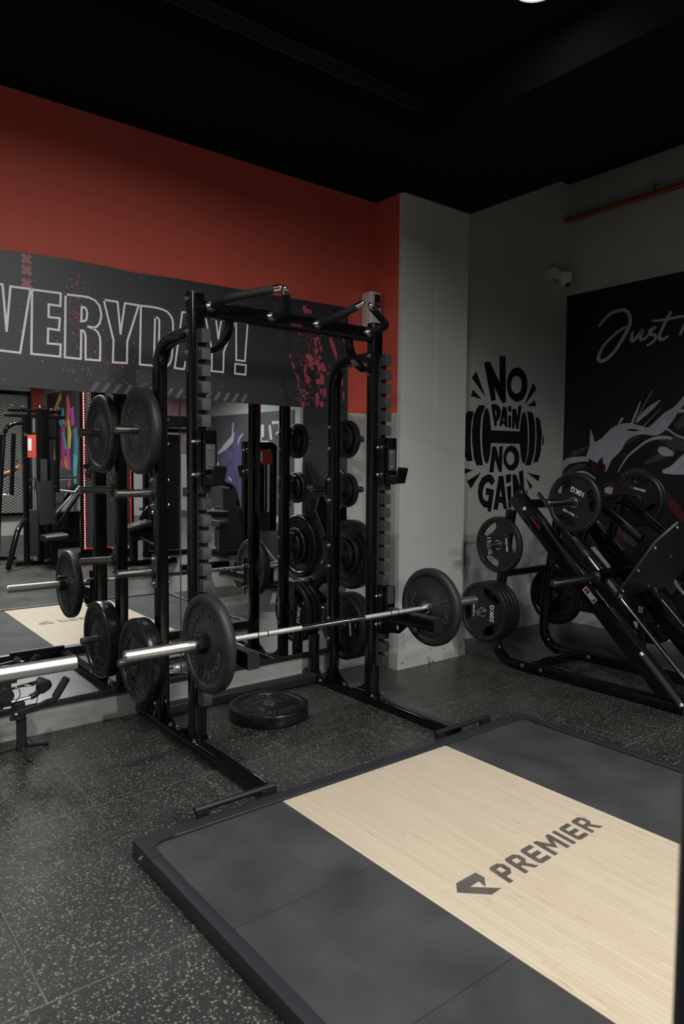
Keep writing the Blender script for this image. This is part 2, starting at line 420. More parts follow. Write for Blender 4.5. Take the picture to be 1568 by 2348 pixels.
# traced outlines, metres on their walls
LETTERS = [[(0.799,2.293),(0.889,2.293),(0.903,2.07),(0.925,2.29),(1.019,2.292),(0.964,1.969),(0.833,1.972)],[(1.027,2.291),(1.167,2.294),(1.164,2.229),(1.106,2.229),(1.104,2.165),(1.16,2.166),(1.155,2.105),(1.101,2.106),(1.098,2.031),(1.162,2.033),(1.159,1.97),(1.017,1.97)],[(1.191,2.292),(1.274,2.296),(1.311,2.295),(1.344,2.284),(1.366,2.261),(1.375,2.225),(1.375,2.197),(1.365,2.165),(1.349,2.146),(1.333,2.141),(1.305,2.142),(1.333,2.135),(1.355,2.121),(1.367,2.095),(1.369,2.067),(1.366,1.971),(1.289,1.969),(1.291,2.089),(1.286,2.109),(1.279,2.118),(1.269,2.118),(1.264,1.969),(1.182,1.969)],[(1.273,2.24),(1.287,2.24),(1.296,2.232),(1.301,2.215),(1.299,2.19),(1.294,2.175),(1.284,2.168),(1.27,2.165)],[(1.39,2.295),(1.466,2.295),(1.48,2.127),(1.507,2.294),(1.585,2.294),(1.518,2.09),(1.514,1.971),(1.436,1.968),(1.441,2.087)],[(1.598,2.294),(1.66,2.296),(1.697,2.295),(1.728,2.291),(1.753,2.282),(1.77,2.267),(1.783,2.248),(1.788,2.222),(1.788,2.178),(1.785,2.119),(1.782,2.066),(1.78,2.036),(1.773,2.009),(1.763,1.991),(1.751,1.978),(1.732,1.972),(1.669,1.972),(1.588,1.971)],[(1.68,2.243),(1.694,2.242),(1.703,2.233),(1.705,2.22),(1.704,2.168),(1.701,2.095),(1.695,2.039),(1.688,2.027),(1.672,2.022)],[(1.846,2.294),(1.925,2.295),(1.994,1.976),(1.937,1.974),(1.926,2.012),(1.863,2.011),(1.854,1.969),(1.796,1.971)],[(1.992,2.294),(2.06,2.295),(2.078,2.171),(2.101,2.294),(2.193,2.294),(2.114,2.095),(2.11,1.975),(2.033,1.975),(2.035,2.095)],[(2.199,2.291),(2.28,2.291),(2.26,2.055),(2.199,2.056)],[(2.192,2.033),(2.268,2.032),(2.264,1.973),(2.19,1.974)]]
XS = [(1.003,2.438),(1.002,2.382),(1.001,2.317)]
STRIPE0 = [(1.307,1.8),(1.329,1.799),(1.364,1.853),(1.339,1.854)]
STRIPE1 = [(1.367,1.798),(1.391,1.797),(1.425,1.855),(1.398,1.854)]
STRIPEL = [(2.229,1.806),(2.253,1.805),(2.284,1.855),(2.262,1.856)]
BLOBS = [[(2.69,2.454),(2.718,2.461),(2.722,2.439),(2.762,2.435),(2.765,2.41),(2.697,2.409)],[(2.657,2.298),(2.685,2.303),(2.688,2.292),(2.671,2.286),(2.676,2.263),(2.663,2.262)],[(2.763,2.289),(2.773,2.305),(2.788,2.297),(2.788,2.277),(2.765,2.277)],[(2.778,2.256),(2.82,2.271),(2.827,2.251),(2.804,2.233),(2.808,2.203),(2.827,2.175),(2.795,2.146),(2.789,2.171),(2.801,2.192),(2.782,2.231)],[(2.82,2.24),(2.837,2.239),(2.833,2.216),(2.82,2.22)],[(2.827,2.205),(2.846,2.213),(2.855,2.178),(2.84,2.171)],[(2.907,2.276),(2.928,2.278),(2.957,2.23),(2.978,2.17),(2.971,2.128),(2.955,2.162),(2.924,2.216)],[(2.72,2.143),(2.738,2.155),(2.751,2.141),(2.77,2.148),(2.766,2.128),(2.783,2.119),(2.77,2.108),(2.789,2.089),(2.774,2.078),(2.783,2.058),(2.764,2.047),(2.751,2.066),(2.732,2.069),(2.726,2.083),(2.749,2.096),(2.723,2.123)],[(2.704,2.071),(2.72,2.083),(2.726,2.068),(2.72,2.022),(2.752,1.995),(2.764,1.981),(2.746,1.964),(2.749,1.949),(2.727,1.957),(2.712,1.966),(2.717,1.992),(2.704,2.001)],[(2.789,2.115),(2.814,2.128),(2.821,2.103),(2.84,2.084),(2.838,2.043),(2.815,2.051),(2.812,2.082),(2.789,2.084)],[(2.84,2.105),(2.866,2.102),(2.882,2.057),(2.877,2.041),(2.854,2.044),(2.84,2.074)],[(2.821,2.146),(2.84,2.145),(2.847,2.126),(2.827,2.122)],[(2.834,2.032),(2.854,2.036),(2.873,1.995),(2.867,1.958),(2.803,1.96),(2.796,1.988),(2.834,1.997)],[(2.797,1.896),(2.816,1.906),(2.829,1.878),(2.823,1.816),(2.801,1.799),(2.794,1.835)],[(2.835,1.925),(2.852,1.936),(2.848,1.89),(2.835,1.899)],[(2.861,1.937),(2.88,1.935),(2.887,1.882),(2.865,1.87),(2.857,1.901)],[(2.829,1.837),(2.848,1.851),(2.861,1.839),(2.868,1.819),(2.842,1.807)],[(2.64,2.015),(2.658,2.007),(2.667,1.963),(2.652,1.966)],[(2.603,2.082),(2.615,2.088),(2.63,2.044),(2.621,2.036)],[(2.68,1.828),(2.702,1.834),(2.709,1.799),(2.684,1.798)],[(3.012,2.017),(3.029,2.018),(3.03,1.976),(3.013,1.959)],[(3.024,1.912),(3.04,1.924),(3.041,1.861),(3.027,1.886)],[(3.024,2.279),(3.037,2.291),(3.044,2.25),(3.031,2.254)],[(2.606,2.116),(2.603,2.11),(2.597,2.107),(2.591,2.109),(2.588,2.115),(2.591,2.121),(2.597,2.125),(2.603,2.123)],[(2.67,1.94),(2.668,1.934),(2.662,1.931),(2.657,1.933),(2.654,1.939),(2.657,1.944),(2.662,1.947),(2.668,1.945)],[(2.683,1.909),(2.68,1.903),(2.675,1.9),(2.669,1.902),(2.667,1.907),(2.669,1.913),(2.675,1.916),(2.68,1.914)],[(2.912,2.039),(2.909,2.033),(2.903,2.03),(2.897,2.032),(2.895,2.038),(2.897,2.044),(2.903,2.047),(2.909,2.045)],[(2.487,2.434),(2.485,2.43),(2.481,2.428),(2.477,2.429),(2.476,2.433),(2.477,2.437),(2.481,2.439),(2.485,2.438)],[(2.908,2.445),(2.907,2.441),(2.903,2.439),(2.899,2.44),(2.898,2.444),(2.899,2.448),(2.903,2.45),(2.907,2.449)],[(2.546,2.36),(2.545,2.357),(2.543,2.356),(2.54,2.357),(2.539,2.359),(2.54,2.362),(2.543,2.364),(2.545,2.363)],[(2.835,1.948),(2.833,1.944),(2.828,1.942),(2.824,1.943),(2.822,1.947),(2.824,1.952),(2.828,1.954),(2.833,1.953)]]
DOTS = [(2.517,2.286),(2.55,2.198)]
NOPAIN = [[[(4.569,2.279),(4.639,2.296),(4.772,2.135),(4.763,2.356),(4.843,2.356),(4.859,1.975),(4.812,1.96),(4.705,2.091),(4.728,1.984),(4.67,1.971)]],[[(5.147,2.145),(5.145,2.112),(5.135,2.079),(5.119,2.05),(5.097,2.025),(5.071,2.006),(5.041,1.993),(5.01,1.987),(4.979,1.989),(4.949,1.998),(4.922,2.014),(4.9,2.035),(4.882,2.061),(4.871,2.091),(4.867,2.123),(4.869,2.155),(4.878,2.187),(4.894,2.215),(4.915,2.24),(4.94,2.26),(4.969,2.273),(5.0,2.28),(5.031,2.279),(5.062,2.271),(5.089,2.256),(5.113,2.234),(5.131,2.208),(5.142,2.178)],[(5.07,2.138),(5.069,2.12),(5.064,2.104),(5.056,2.088),(5.044,2.075),(5.03,2.065),(5.015,2.058),(4.998,2.055),(4.982,2.056),(4.966,2.061),(4.951,2.069),(4.939,2.08),(4.93,2.094),(4.924,2.109),(4.922,2.126),(4.923,2.143),(4.928,2.159),(4.936,2.174),(4.947,2.187),(4.961,2.198),(4.976,2.205),(4.993,2.208),(5.009,2.207),(5.025,2.203),(5.04,2.195),(5.052,2.184),(5.062,2.17),(5.068,2.154)]],[[(4.475,2.201),(4.423,2.143),(4.594,2.003)]],[[(4.441,2.051),(4.416,1.997),(4.548,1.979)]],[[(5.226,2.169),(5.277,2.117),(5.111,1.963)]],[[(5.262,2.016),(5.274,1.963),(5.149,1.961)]],[[(4.669,1.941),(4.719,1.951),(4.765,1.939),(4.794,1.902),(4.791,1.862),(4.769,1.822),(4.742,1.801),(4.748,1.77),(4.717,1.765)],[(4.717,1.904),(4.736,1.895),(4.74,1.86),(4.73,1.84)]],[[(4.819,1.935),(4.871,1.931),(4.889,1.763),(4.855,1.765),(4.846,1.789),(4.818,1.791),(4.81,1.766),(4.779,1.773)],[(4.834,1.851),(4.848,1.816),(4.823,1.817)]],[[(4.89,1.943),(4.933,1.948),(4.933,1.896),(4.893,1.895)]],[[(4.895,1.866),(4.933,1.864),(4.935,1.758),(4.899,1.76)]],[[(4.946,1.924),(4.994,1.926),(5.018,1.854),(5.028,1.956),(5.073,1.959),(5.035,1.752),(5.005,1.759),(4.985,1.819),(4.979,1.754),(4.949,1.758)]],[[(4.661,1.729),(5.065,1.735),(5.063,1.627),(4.659,1.624)]],[[(4.675,1.682),(4.675,1.631),(4.672,1.581),(4.667,1.537),(4.659,1.5),(4.649,1.472),(4.637,1.455),(4.624,1.449),(4.611,1.455),(4.599,1.472),(4.587,1.499),(4.577,1.535),(4.569,1.579),(4.564,1.628),(4.561,1.679),(4.561,1.73),(4.564,1.778),(4.569,1.822),(4.577,1.859),(4.587,1.887),(4.598,1.904),(4.611,1.911),(4.624,1.906),(4.636,1.889),(4.648,1.863),(4.658,1.826),(4.666,1.783),(4.672,1.734)]],[[(5.171,1.683),(5.171,1.632),(5.168,1.584),(5.163,1.541),(5.155,1.505),(5.146,1.478),(5.134,1.461),(5.122,1.455),(5.109,1.461),(5.096,1.477),(5.084,1.504),(5.074,1.539),(5.066,1.582),(5.06,1.629),(5.057,1.679),(5.057,1.729),(5.059,1.776),(5.065,1.819),(5.072,1.855),(5.082,1.882),(5.093,1.899),(5.106,1.906),(5.118,1.901),(5.131,1.885),(5.143,1.858),(5.153,1.823),(5.161,1.781),(5.167,1.733)]],[[(4.515,1.929),(4.596,1.93),(4.545,1.837),(4.534,1.696),(4.547,1.568),(4.58,1.436),(4.498,1.436),(4.462,1.502),(4.44,1.629),(4.437,1.724),(4.453,1.845)]],[[(4.391,1.874),(4.453,1.875),(4.429,1.787),(4.42,1.66),(4.43,1.553),(4.451,1.471),(4.383,1.469),(4.344,1.532),(4.327,1.657),(4.333,1.782),(4.363,1.859)]],[[(5.153,1.914),(5.229,1.906),(5.266,1.818),(5.276,1.688),(5.265,1.549),(5.218,1.44),(5.141,1.442),(5.181,1.548),(5.191,1.664),(5.183,1.787)]],[[(5.275,1.867),(5.315,1.865),(5.344,1.836),(5.369,1.725),(5.361,1.565),(5.324,1.474),(5.257,1.465),(5.285,1.556),(5.296,1.688),(5.287,1.798)]],[[(5.384,1.712),(5.399,1.699),(5.399,1.629),(5.38,1.63)]],[[(4.695,1.596),(4.742,1.594),(4.784,1.494),(4.784,1.598),(4.83,1.601),(4.822,1.382),(4.785,1.383),(4.733,1.493),(4.714,1.377),(4.661,1.381)]],[[(5.057,1.503),(5.055,1.479),(5.048,1.455),(5.035,1.435),(5.018,1.417),(4.998,1.404),(4.975,1.396),(4.951,1.393),(4.927,1.396),(4.904,1.403),(4.884,1.416),(4.866,1.433),(4.853,1.454),(4.845,1.476),(4.841,1.5),(4.843,1.524),(4.85,1.547),(4.862,1.567),(4.878,1.585),(4.898,1.598),(4.92,1.607),(4.944,1.61),(4.968,1.608),(4.991,1.6),(5.013,1.588),(5.03,1.571),(5.044,1.551),(5.053,1.528)],[(4.991,1.5),(4.99,1.487),(4.987,1.475),(4.98,1.464),(4.972,1.455),(4.961,1.448),(4.95,1.444),(4.937,1.442),(4.925,1.444),(4.913,1.448),(4.902,1.455),(4.893,1.463),(4.886,1.474),(4.881,1.486),(4.88,1.499),(4.881,1.511),(4.884,1.523),(4.891,1.534),(4.899,1.543),(4.909,1.55),(4.921,1.555),(4.933,1.556),(4.946,1.555),(4.958,1.551),(4.969,1.545),(4.978,1.536),(4.985,1.525),(4.99,1.513)]],[[(4.337,1.412),(4.46,1.397),(4.339,1.359)]],[[(4.556,1.377),(4.387,1.308),(4.434,1.244)]],[[(5.165,1.377),(5.354,1.35),(5.337,1.298)]],[[(5.159,1.324),(5.251,1.259),(5.22,1.229)]],[[(4.647,1.363),(4.697,1.352),(4.737,1.306),(4.694,1.267),(4.664,1.293),(4.639,1.298),(4.6,1.271),(4.577,1.213),(4.588,1.161),(4.623,1.137),(4.653,1.14),(4.662,1.192),(4.622,1.186),(4.625,1.251),(4.726,1.23),(4.691,1.046),(4.651,1.051),(4.65,1.081),(4.595,1.089),(4.545,1.136),(4.521,1.207),(4.531,1.278),(4.573,1.336)]],[[(4.786,1.349),(4.845,1.349),(4.903,1.067),(4.859,1.065),(4.842,1.115),(4.793,1.123),(4.779,1.059),(4.724,1.065)],[(4.812,1.242),(4.833,1.169),(4.799,1.174)]],[[(4.876,1.355),(4.947,1.367),(4.949,1.298),(4.886,1.285)]],[[(4.893,1.255),(4.952,1.266),(4.959,1.072),(4.927,1.069)]],[[(4.967,1.361),(5.019,1.359),(5.082,1.239),(5.052,1.386),(5.11,1.398),(5.153,1.101),(5.104,1.095),(5.024,1.206),(5.041,1.083),(4.996,1.077)]]]
SCRIPT = [[(3.556,2.661,0.0066),(3.51,2.713,0.0089),(3.44,2.758,0.0097),(3.37,2.77,0.0104),(3.322,2.765,0.0103),(3.285,2.736,0.0111),(3.264,2.69,0.011),(3.265,2.643,0.011),(3.283,2.598,0.0111),(3.336,2.511,0.0112),(3.403,2.424,0.0097),(3.472,2.371,0.0106),(3.526,2.359,0.0107),(3.552,2.377,0.0115),(3.544,2.421,0.0107),(3.494,2.5,0.0081),(3.407,2.569,0.008),(3.347,2.604,0.0072),(3.296,2.624,0.0063)],[(3.235,2.572,0.0079),(3.244,2.53,0.0095),(3.246,2.503,0.0103),(3.228,2.495,0.0094),(3.188,2.534,0.0086),(3.152,2.575,0.0086),(3.168,2.519,0.0094),(3.162,2.495,0.0094),(3.133,2.497,0.0078),(3.105,2.518,0.007),(3.07,2.559,0.0069),(3.034,2.581,0.0077)],[(3.034,2.581,0.0077),(3.074,2.569,0.0085),(3.09,2.547,0.0093),(3.073,2.527,0.0093),(3.04,2.513,0.0084),(3.035,2.489,0.0084),(3.062,2.458,0.0077),(3.11,2.44,0.0062)],[(2.909,2.685,0.009),(2.956,2.61,0.0091),(2.993,2.533,0.0092),(3.004,2.496,0.0092),(2.991,2.473,0.0099),(2.963,2.474,0.0084),(2.929,2.493,0.0068)],[(3.073,2.636,0.0054),(2.985,2.628,0.0076),(2.891,2.63,0.0083),(2.808,2.633,0.0074)],[(2.784,2.584,0.0074),(2.808,2.543,0.0082),(2.833,2.487,0.0075)]]
WHITE = [[(3.591,1.493,0.0503),(3.547,1.567,0.0624),(3.458,1.64,0.0493),(3.363,1.735,0.0405),(3.251,1.779,0.0224),(3.149,1.759,0.0158),(3.074,1.732,0.0273),(2.994,1.752,0.0463),(2.91,1.833,0.042),(2.835,1.904,0.0226),(2.748,2.01,0.0186)],[(3.45,1.393,0.0066),(3.436,1.516,0.0411),(3.367,1.613,0.0569),(3.291,1.692,0.0402),(3.181,1.716,0.0143),(3.082,1.721,0.0156)],[(3.607,1.761,0.0033),(3.597,1.693,0.015),(3.586,1.618,0.0251),(3.592,1.535,0.0419)],[(3.925,1.403,0.0306),(3.842,1.477,0.0259),(3.734,1.498,0.0213),(3.619,1.503,0.0168)],[(3.355,1.775,0.0024),(3.305,1.853,0.0112)],[(3.226,1.786,0.0064),(3.187,1.879,0.0095),(3.148,1.979,0.0039)],[(3.184,1.815,0.0032),(3.122,1.938,0.0024),(3.041,2.072,0.0023)],[(3.184,1.808,0.0079),(3.112,1.875,0.0172),(3.04,1.932,0.0155),(2.974,1.982,0.0023)],[(3.124,1.766,0.0031),(3.045,1.84,0.0023),(2.971,1.913,0.0023)],[(3.334,1.386,0.0032),(3.259,1.507,0.0064),(3.16,1.593,0.0079),(3.063,1.654,0.0094),(2.959,1.674,0.0115),(2.865,1.664,0.0076)],[(3.008,1.707,0.0155),(2.922,1.742,0.0077),(2.843,1.693,0.0061),(2.765,1.661,0.006)],[(2.98,1.582,0.0155),(2.923,1.558,0.0307),(2.852,1.534,0.0114)],[(2.941,1.397,0.0062),(2.856,1.428,0.0152),(2.789,1.481,0.0226),(2.73,1.525,0.0299)],[(3.832,1.321,0.0052),(3.75,1.374,0.0086),(3.654,1.383,0.0085),(3.548,1.326,0.005)],[(2.842,1.897,0.0091),(2.811,1.88,0.0113),(2.758,1.885,0.009)],[(3.454,1.224,0.0149),(3.4,1.228,0.0296),(3.352,1.212,0.0098)],[(2.937,1.395,0.0116),(2.843,1.407,0.0297),(2.729,1.419,0.0383)],[(3.611,0.659,0.032),(3.504,0.644,0.0631),(3.391,0.543,0.0374)],[(3.914,1.145,0.0105),(3.895,1.041,0.0329),(3.908,0.961,0.0132)],[(2.812,0.528,0.0092),(2.775,0.463,0.0115),(2.692,0.383,0.0068)]]
GREY = [[(3.804,1.537,0.0172),(3.717,1.57,0.0204),(3.632,1.611,0.0084)],[(3.315,1.637,0.0242),(3.231,1.674,0.0279),(3.147,1.696,0.0095)],[(2.959,1.674,0.0231),(2.864,1.633,0.038),(2.748,1.608,0.0449)],[(3.097,1.459,0.0079),(2.977,1.513,0.0232),(2.838,1.564,0.0152)],[(2.845,1.754,0.0227),(2.756,1.81,0.0374)],[(3.887,1.329,0.0261),(3.751,1.425,0.0205),(3.637,1.442,0.0118)],[(3.297,1.326,0.0365),(3.144,1.358,0.0536),(2.981,1.296,0.0234)],[(3.391,0.954,0.0495),(3.256,0.889,0.0731),(3.125,0.802,0.048)],[(2.907,0.539,0.0351),(2.786,0.439,0.0577)],[(3.316,0.29,0.0248),(3.238,0.327,0.049)]]
RED = [[(3.58,1.451,0.005),(3.561,1.426,0.0184),(3.55,1.384,0.0025)],[(3.47,1.459,0.0083),(3.464,1.418,0.0132),(3.472,1.368,0.0025)],[(3.32,1.507,0.0065),(3.286,1.531,0.0129),(3.261,1.547,0.0032)],[(3.593,1.46,0.005),(3.564,1.422,0.0176),(3.549,1.378,0.0038)],[(3.469,1.273,0.0075),(3.388,1.275,0.0172),(3.32,1.246,0.0147),(3.346,1.209,0.0123)],[(2.92,1.245,0.0093),(2.857,1.149,0.0253),(2.785,1.06,0.032),(2.714,0.996,0.0226)],[(3.348,0.858,0.0123),(3.306,0.811,0.0368),(3.264,0.741,0.0098)],[(2.839,0.623,0.0069),(2.702,0.662,0.0159)]]
# ------------------------------------------------------------------ the room
g = G(); g.add([(-4, -10, 0), (12, -10, 0), (12, 4.1, 0), (-4, 4.1, 0)], [[0, 1, 2, 3]]); g.add([(-4, -10, -.05), (12, -10, -.05), (12, 4.1, -.05), (-4, 4.1, -.05)], [[3, 2, 1, 0]])
struct('floor', g, M['floor'])
def wallbox(g, x0, x1, y0, y1, z0, z1):
    vs = [(x, y, z) for z in (z0, z1) for (x, y) in ((x0, y0), (x1, y0), (x1, y1), (x0, y1))]
    return g.add(vs, [[3, 2, 1, 0], [4, 5, 6, 7], [0, 1, 5, 4], [1, 2, 6, 5], [2, 3, 7, 6], [3, 0, 4, 7]])
g = G(); wallbox(g, -4, 3.34, 3.85, 4.0, 0, 1.788); g.m = 1; wallbox(g, -4, 3.34, 3.85, 4.0, 1.788, 4.0)
struct('wall_back', g, [M['grey_wall'], M['red_wall']])
# pillar beside the mirror: grey front, its left cheek red above the same line
g = G()
def vprism(g, pts, z0, z1):
    n = len(pts); g.add([(x, y, z0) for x, y in pts] + [(x, y, z1) for x, y in pts],
        [[i, (i + 1) % n, n + (i + 1) % n, n + i] for i in range(n)] + [list(range(n))[::-1], [n + i for i in range(n)]])
cx0, cx1, cy = 3.34, 4.01, 3.58
vprism(g, [(cx0 + .004, cy + .035), (cx0 + .012, cy + .010), (cx0 + .035, cy), (3.662, cy), (3.664, cy + .003), (3.676, cy + .003), (3.678, cy), (cx1 - .01, cy), (cx1, cy + .01), (cx1, 4.0), (cx0 + .004, 4.0)], 0, 3.27)
g.m = 1; wallbox(g, cx0, cx0 + .006, cy + .035, 3.85, 1.788, 3.27)
g.m = 0; wallbox(g, cx0, cx0 + .006, cy + .035, 3.85, 0, 1.788)
struct('wall_pillar', g, [M['scuffed'], M['red_wall']])
g = G(); wallbox(g, 4.01, 5.85, 3.9, 4.05, 0, 4.1); struct('wall_far', g, M['grey_wall'])
g = G(); wallbox(g, 5.69, 5.9, -0.48, 3.9, 0, 4.1); struct('wall_right', g, M['grey_wall'])
g = G(); wallbox(g, 9.2, 9.4, -10, -0.3, 0, 4.1); wallbox(g, 5.9, 9.4, -0.48, -0.3, 0, 4.1); struct('wall_right_rear', g, M['grey_wall'])
g = G(); wallbox(g, -4, 3.95, -6.6, -6.45, 0, 1.80)
g.m = 1; wallbox(g, -4, 3.95, -6.6, -6.45, 1.80, 4.1); struct('wall_rear_red', g, [M['grey_wall'], M['red_wall']])
g = G(); wallbox(g, 3.952, 4.06, -6.6, -4.35, 0, 4.1); struct('wall_rear_side', g, M['grey_wall'])
g = G(); wallbox(g, 4.06, 9.4, -10.1, -9.9, 0, 4.1); struct('wall_rear', g, M['grey_wall'])
g = G(); wallbox(g, -4.15, -4, -10, 4, 0, 4.1); struct('wall_left', g, M['grey_wall'])
# ceiling: raised black field with a duct bulkhead around it
g = G()
wallbox(g, -4, 2.95, -10, 2.95, 3.50, 3.75)
wallbox(g, -4, 4.01, 2.95, 4.0, 3.26, 3.75)
wallbox(g, 2.95, 4.01, -10, 2.95, 3.26, 3.75)
wallbox(g, 4.01, 9.4, -10, 4.05, 3.98, 4.1)
struct('ceiling', g, M['ceiling'])
# skirting under the mirror and round the pillar
g = G(); wallbox(g, -4, 3.34, 3.832, 3.85, 0, .135); struct('baseboard_back', g, mat('skirting_grey_paint', (0.35, 0.355, 0.34), 0.65, spec=0.3, var=(6, 0.12)))
g = G(); vprism(g, [(cx0 - .014, cy - .014), (cx1 + .012, cy - .014), (cx1 + .012, 3.9), (cx0 - .014, 3.9)], 0, .12); vprism(g, [(cx0 - .007, cy - .008), (cx1 + .006, cy - .008), (cx1 + .006, 3.9), (cx0 - .007, 3.9)], .12, .131)
struct('baseboard_pillar', g, M['scuffed'])
g = G(); wallbox(g, -4, 3.08, 3.822, 3.85, .137, .162); struct('trim_mirror_rail', g, M['black_satin'])

# ------------------------------------------------------------------ mirror panels
def mirror_panel(x0, x1, label):
    tilt = .010
    t = empty('wall_mirror', ((x0 + x1) / 2, 3.845, .164), label, 'mirror', 'mirror panels on the back wall')
    g = G(); y0, y1, z0, z1 = 3.838, 3.838 - tilt, .165, 1.845
    g.add([(x0, y0, z0), (x1, y0, z0), (x1, y1, z1), (x0, y1, z1)], [[0, 1, 2, 3]])
    part('mirror_glass', g, M['mirror'], t)
    g = G(); g.add([(x0, 3.8385, z0), (x1, 3.8385, z0), (x1, y1 + .0005, z1), (x0, y1 + .0005, z1), (x0, 3.8435, z0), (x1, 3.8435, z0), (x1, 3.8435, z1), (x0, 3.8435, z1)],
                   [[4, 7, 6, 5], [0, 4, 5, 1], [1, 5, 6, 2], [2, 6, 7, 3], [3, 7, 4, 0], [0, 1, 2, 3]])
    part('glass_edge', g, M['plastic_grey'], t)
mirror_panel(-2.0, 1.826, 'wide mirror panel left of the thin upright seam, behind the left rack posts')
mirror_panel(1.834, 3.078, 'mirror panel right of the thin upright seam, ending beside the grey pillar')

# ------------------------------------------------------------------ poster over the mirror
YP = 3.82
mpP = lambda u, v, d: (u, YP - d, v)
t = empty('wall_poster', (2.0, YP, 1.80), 'dark wall poster with outlined letters VERYDAY! and red paint marks above the mirror', 'poster')
top = [(x, z) for x, z in ((3.072, 2.494), (2.6, 2.488), (2.1, 2.482), (1.8, 2.478), (1.55, 2.468), (1.42, 2.474), (1.2, 2.475), (0.9, 2.464), (.3, 2.47), (-1.2, 2.47))]
g = G(); g.flat([[(-1.2, 1.80), (3.072, 1.80)] + top], .008, lambda u, v, d: (u, YP + .010 - d, v)); part('poster_sheet', g, M['poster'], t)
g = G(); o_ = .0035
for Lt in LETTERS:
    pts = [(a, b, .0058) for a, b in Lt]
    # closed outline stroke
    n = len(pts)
    for i in range(n):
        a, b = pts[i], pts[(i + 1) % n]
        l = math.hypot(b[0] - a[0], b[1] - a[1]); ux, uy = (b[0] - a[0]) / l * .0045, (b[1] - a[1]) / l * .0045
        g.strip([(a[0] - ux, a[1] - uy, .0055), (b[0] + ux, b[1] + uy, .0055)], .0008 + (i % 2) * .00015, lambda u, v, d: (u, YP + .0015 - d, v))
part('outlined_lettering', g, M['white_letter'], t, 'white outlined letters VERYDAY!')
g = G()
for (x, z) in XS:
    c_, a_ = .0205, .0105
    for sg in (1, -1):
        g.strip([(x - c_, z - c_ * sg, a_), (x + c_, z + c_ * sg, a_)], .0006 + .0002 * sg, lambda u, v, d: (u, YP + .0015 - d, min(v, 2.466)))
part('cross_marks', g, M['poster_pink'], t, 'column of faded red crosses')
x = 1.307
while x < 2.24:
    g = G(); g.flat([[(x, 1.803), (x + .023, 1.803), (x + .057, 1.854), (x + .033, 1.854)]], .0008, lambda u, v, d: (u, YP + .0018 - d, v)); part('hazard_stripe', g, M['stripe'], t); x += .0613
g = G()
for b in BLOBS:
    b2 = [(min(u, 3.07), min(max(v, 1.802), 2.487)) for u, v in b]
    g.flat([b2], .0008, lambda u, v, d: (u, YP + .0018 - d, v))
for i in range(3):
    for j in range(8):
        xx = DOTS[0][0] + (DOTS[1][0] - DOTS[0][0]) * i / 2; zz = DOTS[0][1] + (DOTS[1][1] - DOTS[0][1]) * j / 7
        g.flat([circ(xx, zz, .0022, 8)], .0008, lambda u, v, d: (u, YP + .0018 - d, v))
rr = random.Random(3)
for i in range(260):
    xx = 2.62 + rr.random() * .45; zz = 1.81 + rr.random() * .62
    if rr.random() < .5: xx = 2.72 + rr.gauss(0, .05); zz = 1.81 + rr.random() * .45
    s_ = .0015 + rr.random() ** 3 * .006
    g.flat([circ(xx, zz, s_, 6, r2=s_ * (0.7 + rr.random()))], .0007, lambda u, v, d: (min(u, 3.07), YP + .0016 - d, v))
part('red_paint_marks', g, M['poster_red'], t, 'dark red brush blots and dots')

def spatter(path, n, sd, seed, nm, m, lab):
    rs = random.Random(seed); g = G()
    for i in range(n):
        k = rs.random() * (len(path) - 1); j = int(k); q = k - j
        xx = path[j][0] * (1 - q) + path[j + 1][0] * q + rs.gauss(0, sd); zz = path[j][1] * (1 - q) + path[j + 1][1] * q + rs.gauss(0, sd)
        s_ = .0008 + rs.random() ** 4 * .0055; e_ = .5 + rs.random()
        if 1.81 < zz < 2.45: g.flat([circ(xx, zz, s_, 5, r2=s_ * e_, a0=rs.random(), a1=2 * PI + 0)], .0006, lambda u, v, d: (u, YP + .0014 - d, v))
    part(nm, g, m, t, lab)
spatter([(1.275, 2.365), (1.238, 2.287), (1.224, 2.195), (1.235, 2.112), (1.307, 2.023), (1.425, 1.942), (1.576, 1.944)], 420, .026, 5, 'red_spatter', M['poster_red'], 'fine dark red spatter')
spatter([(1.14, 2.23), (1.164, 2.127), (1.197, 1.98), (1.268, 1.928), (1.36, 1.874), (1.49, 1.872), (1.637, 1.91)], 420, .03, 6, 'grey_spatter', M['stripe'], 'fine grey spatter')
# ------------------------------------------------------------------ wall sticker and mural
YN = 3.9
t = empty('wall_sticker', (4.9, YN, 1.2), 'black wall sticker reading NO PAIN NO GAIN around a drawn dumbbell', 'sticker')
mpN = lambda u, v, d: (u, YN - .0005 - d, v)
grp = {'letter': [0, 1, 6, 7, 8, 9, 10, 19, 20, 25, 26, 27, 28, 29], 'dumbbell_drawing': list(range(11, 19)), 'burst_ray': [2, 3, 4, 5, 21, 22, 23, 24]}
for nm, idx in grp.items():
    for k, i in enumerate(idx):
        g = G(); g.flat(NOPAIN[i], .0012 + .0001 * k, mpN); part(nm, g, M['decal'], t)
XM = 5.69
t = empty('wall_mural', (XM, 1.9, 0.3), 'black wall mural with grey handwriting Just and white brush strokes beside the leg press', 'mural')
g = G(); g.flat([[(3.888, 0.12), (-.40, 0.12), (-.40, 2.985), (3.888, 2.985)]], .006, lambda u, v, d: (XM - d, u, v)); part('mural_sheet', g, M['mural'], t)
def clampm(u): return max(-.38, min(3.885, u))
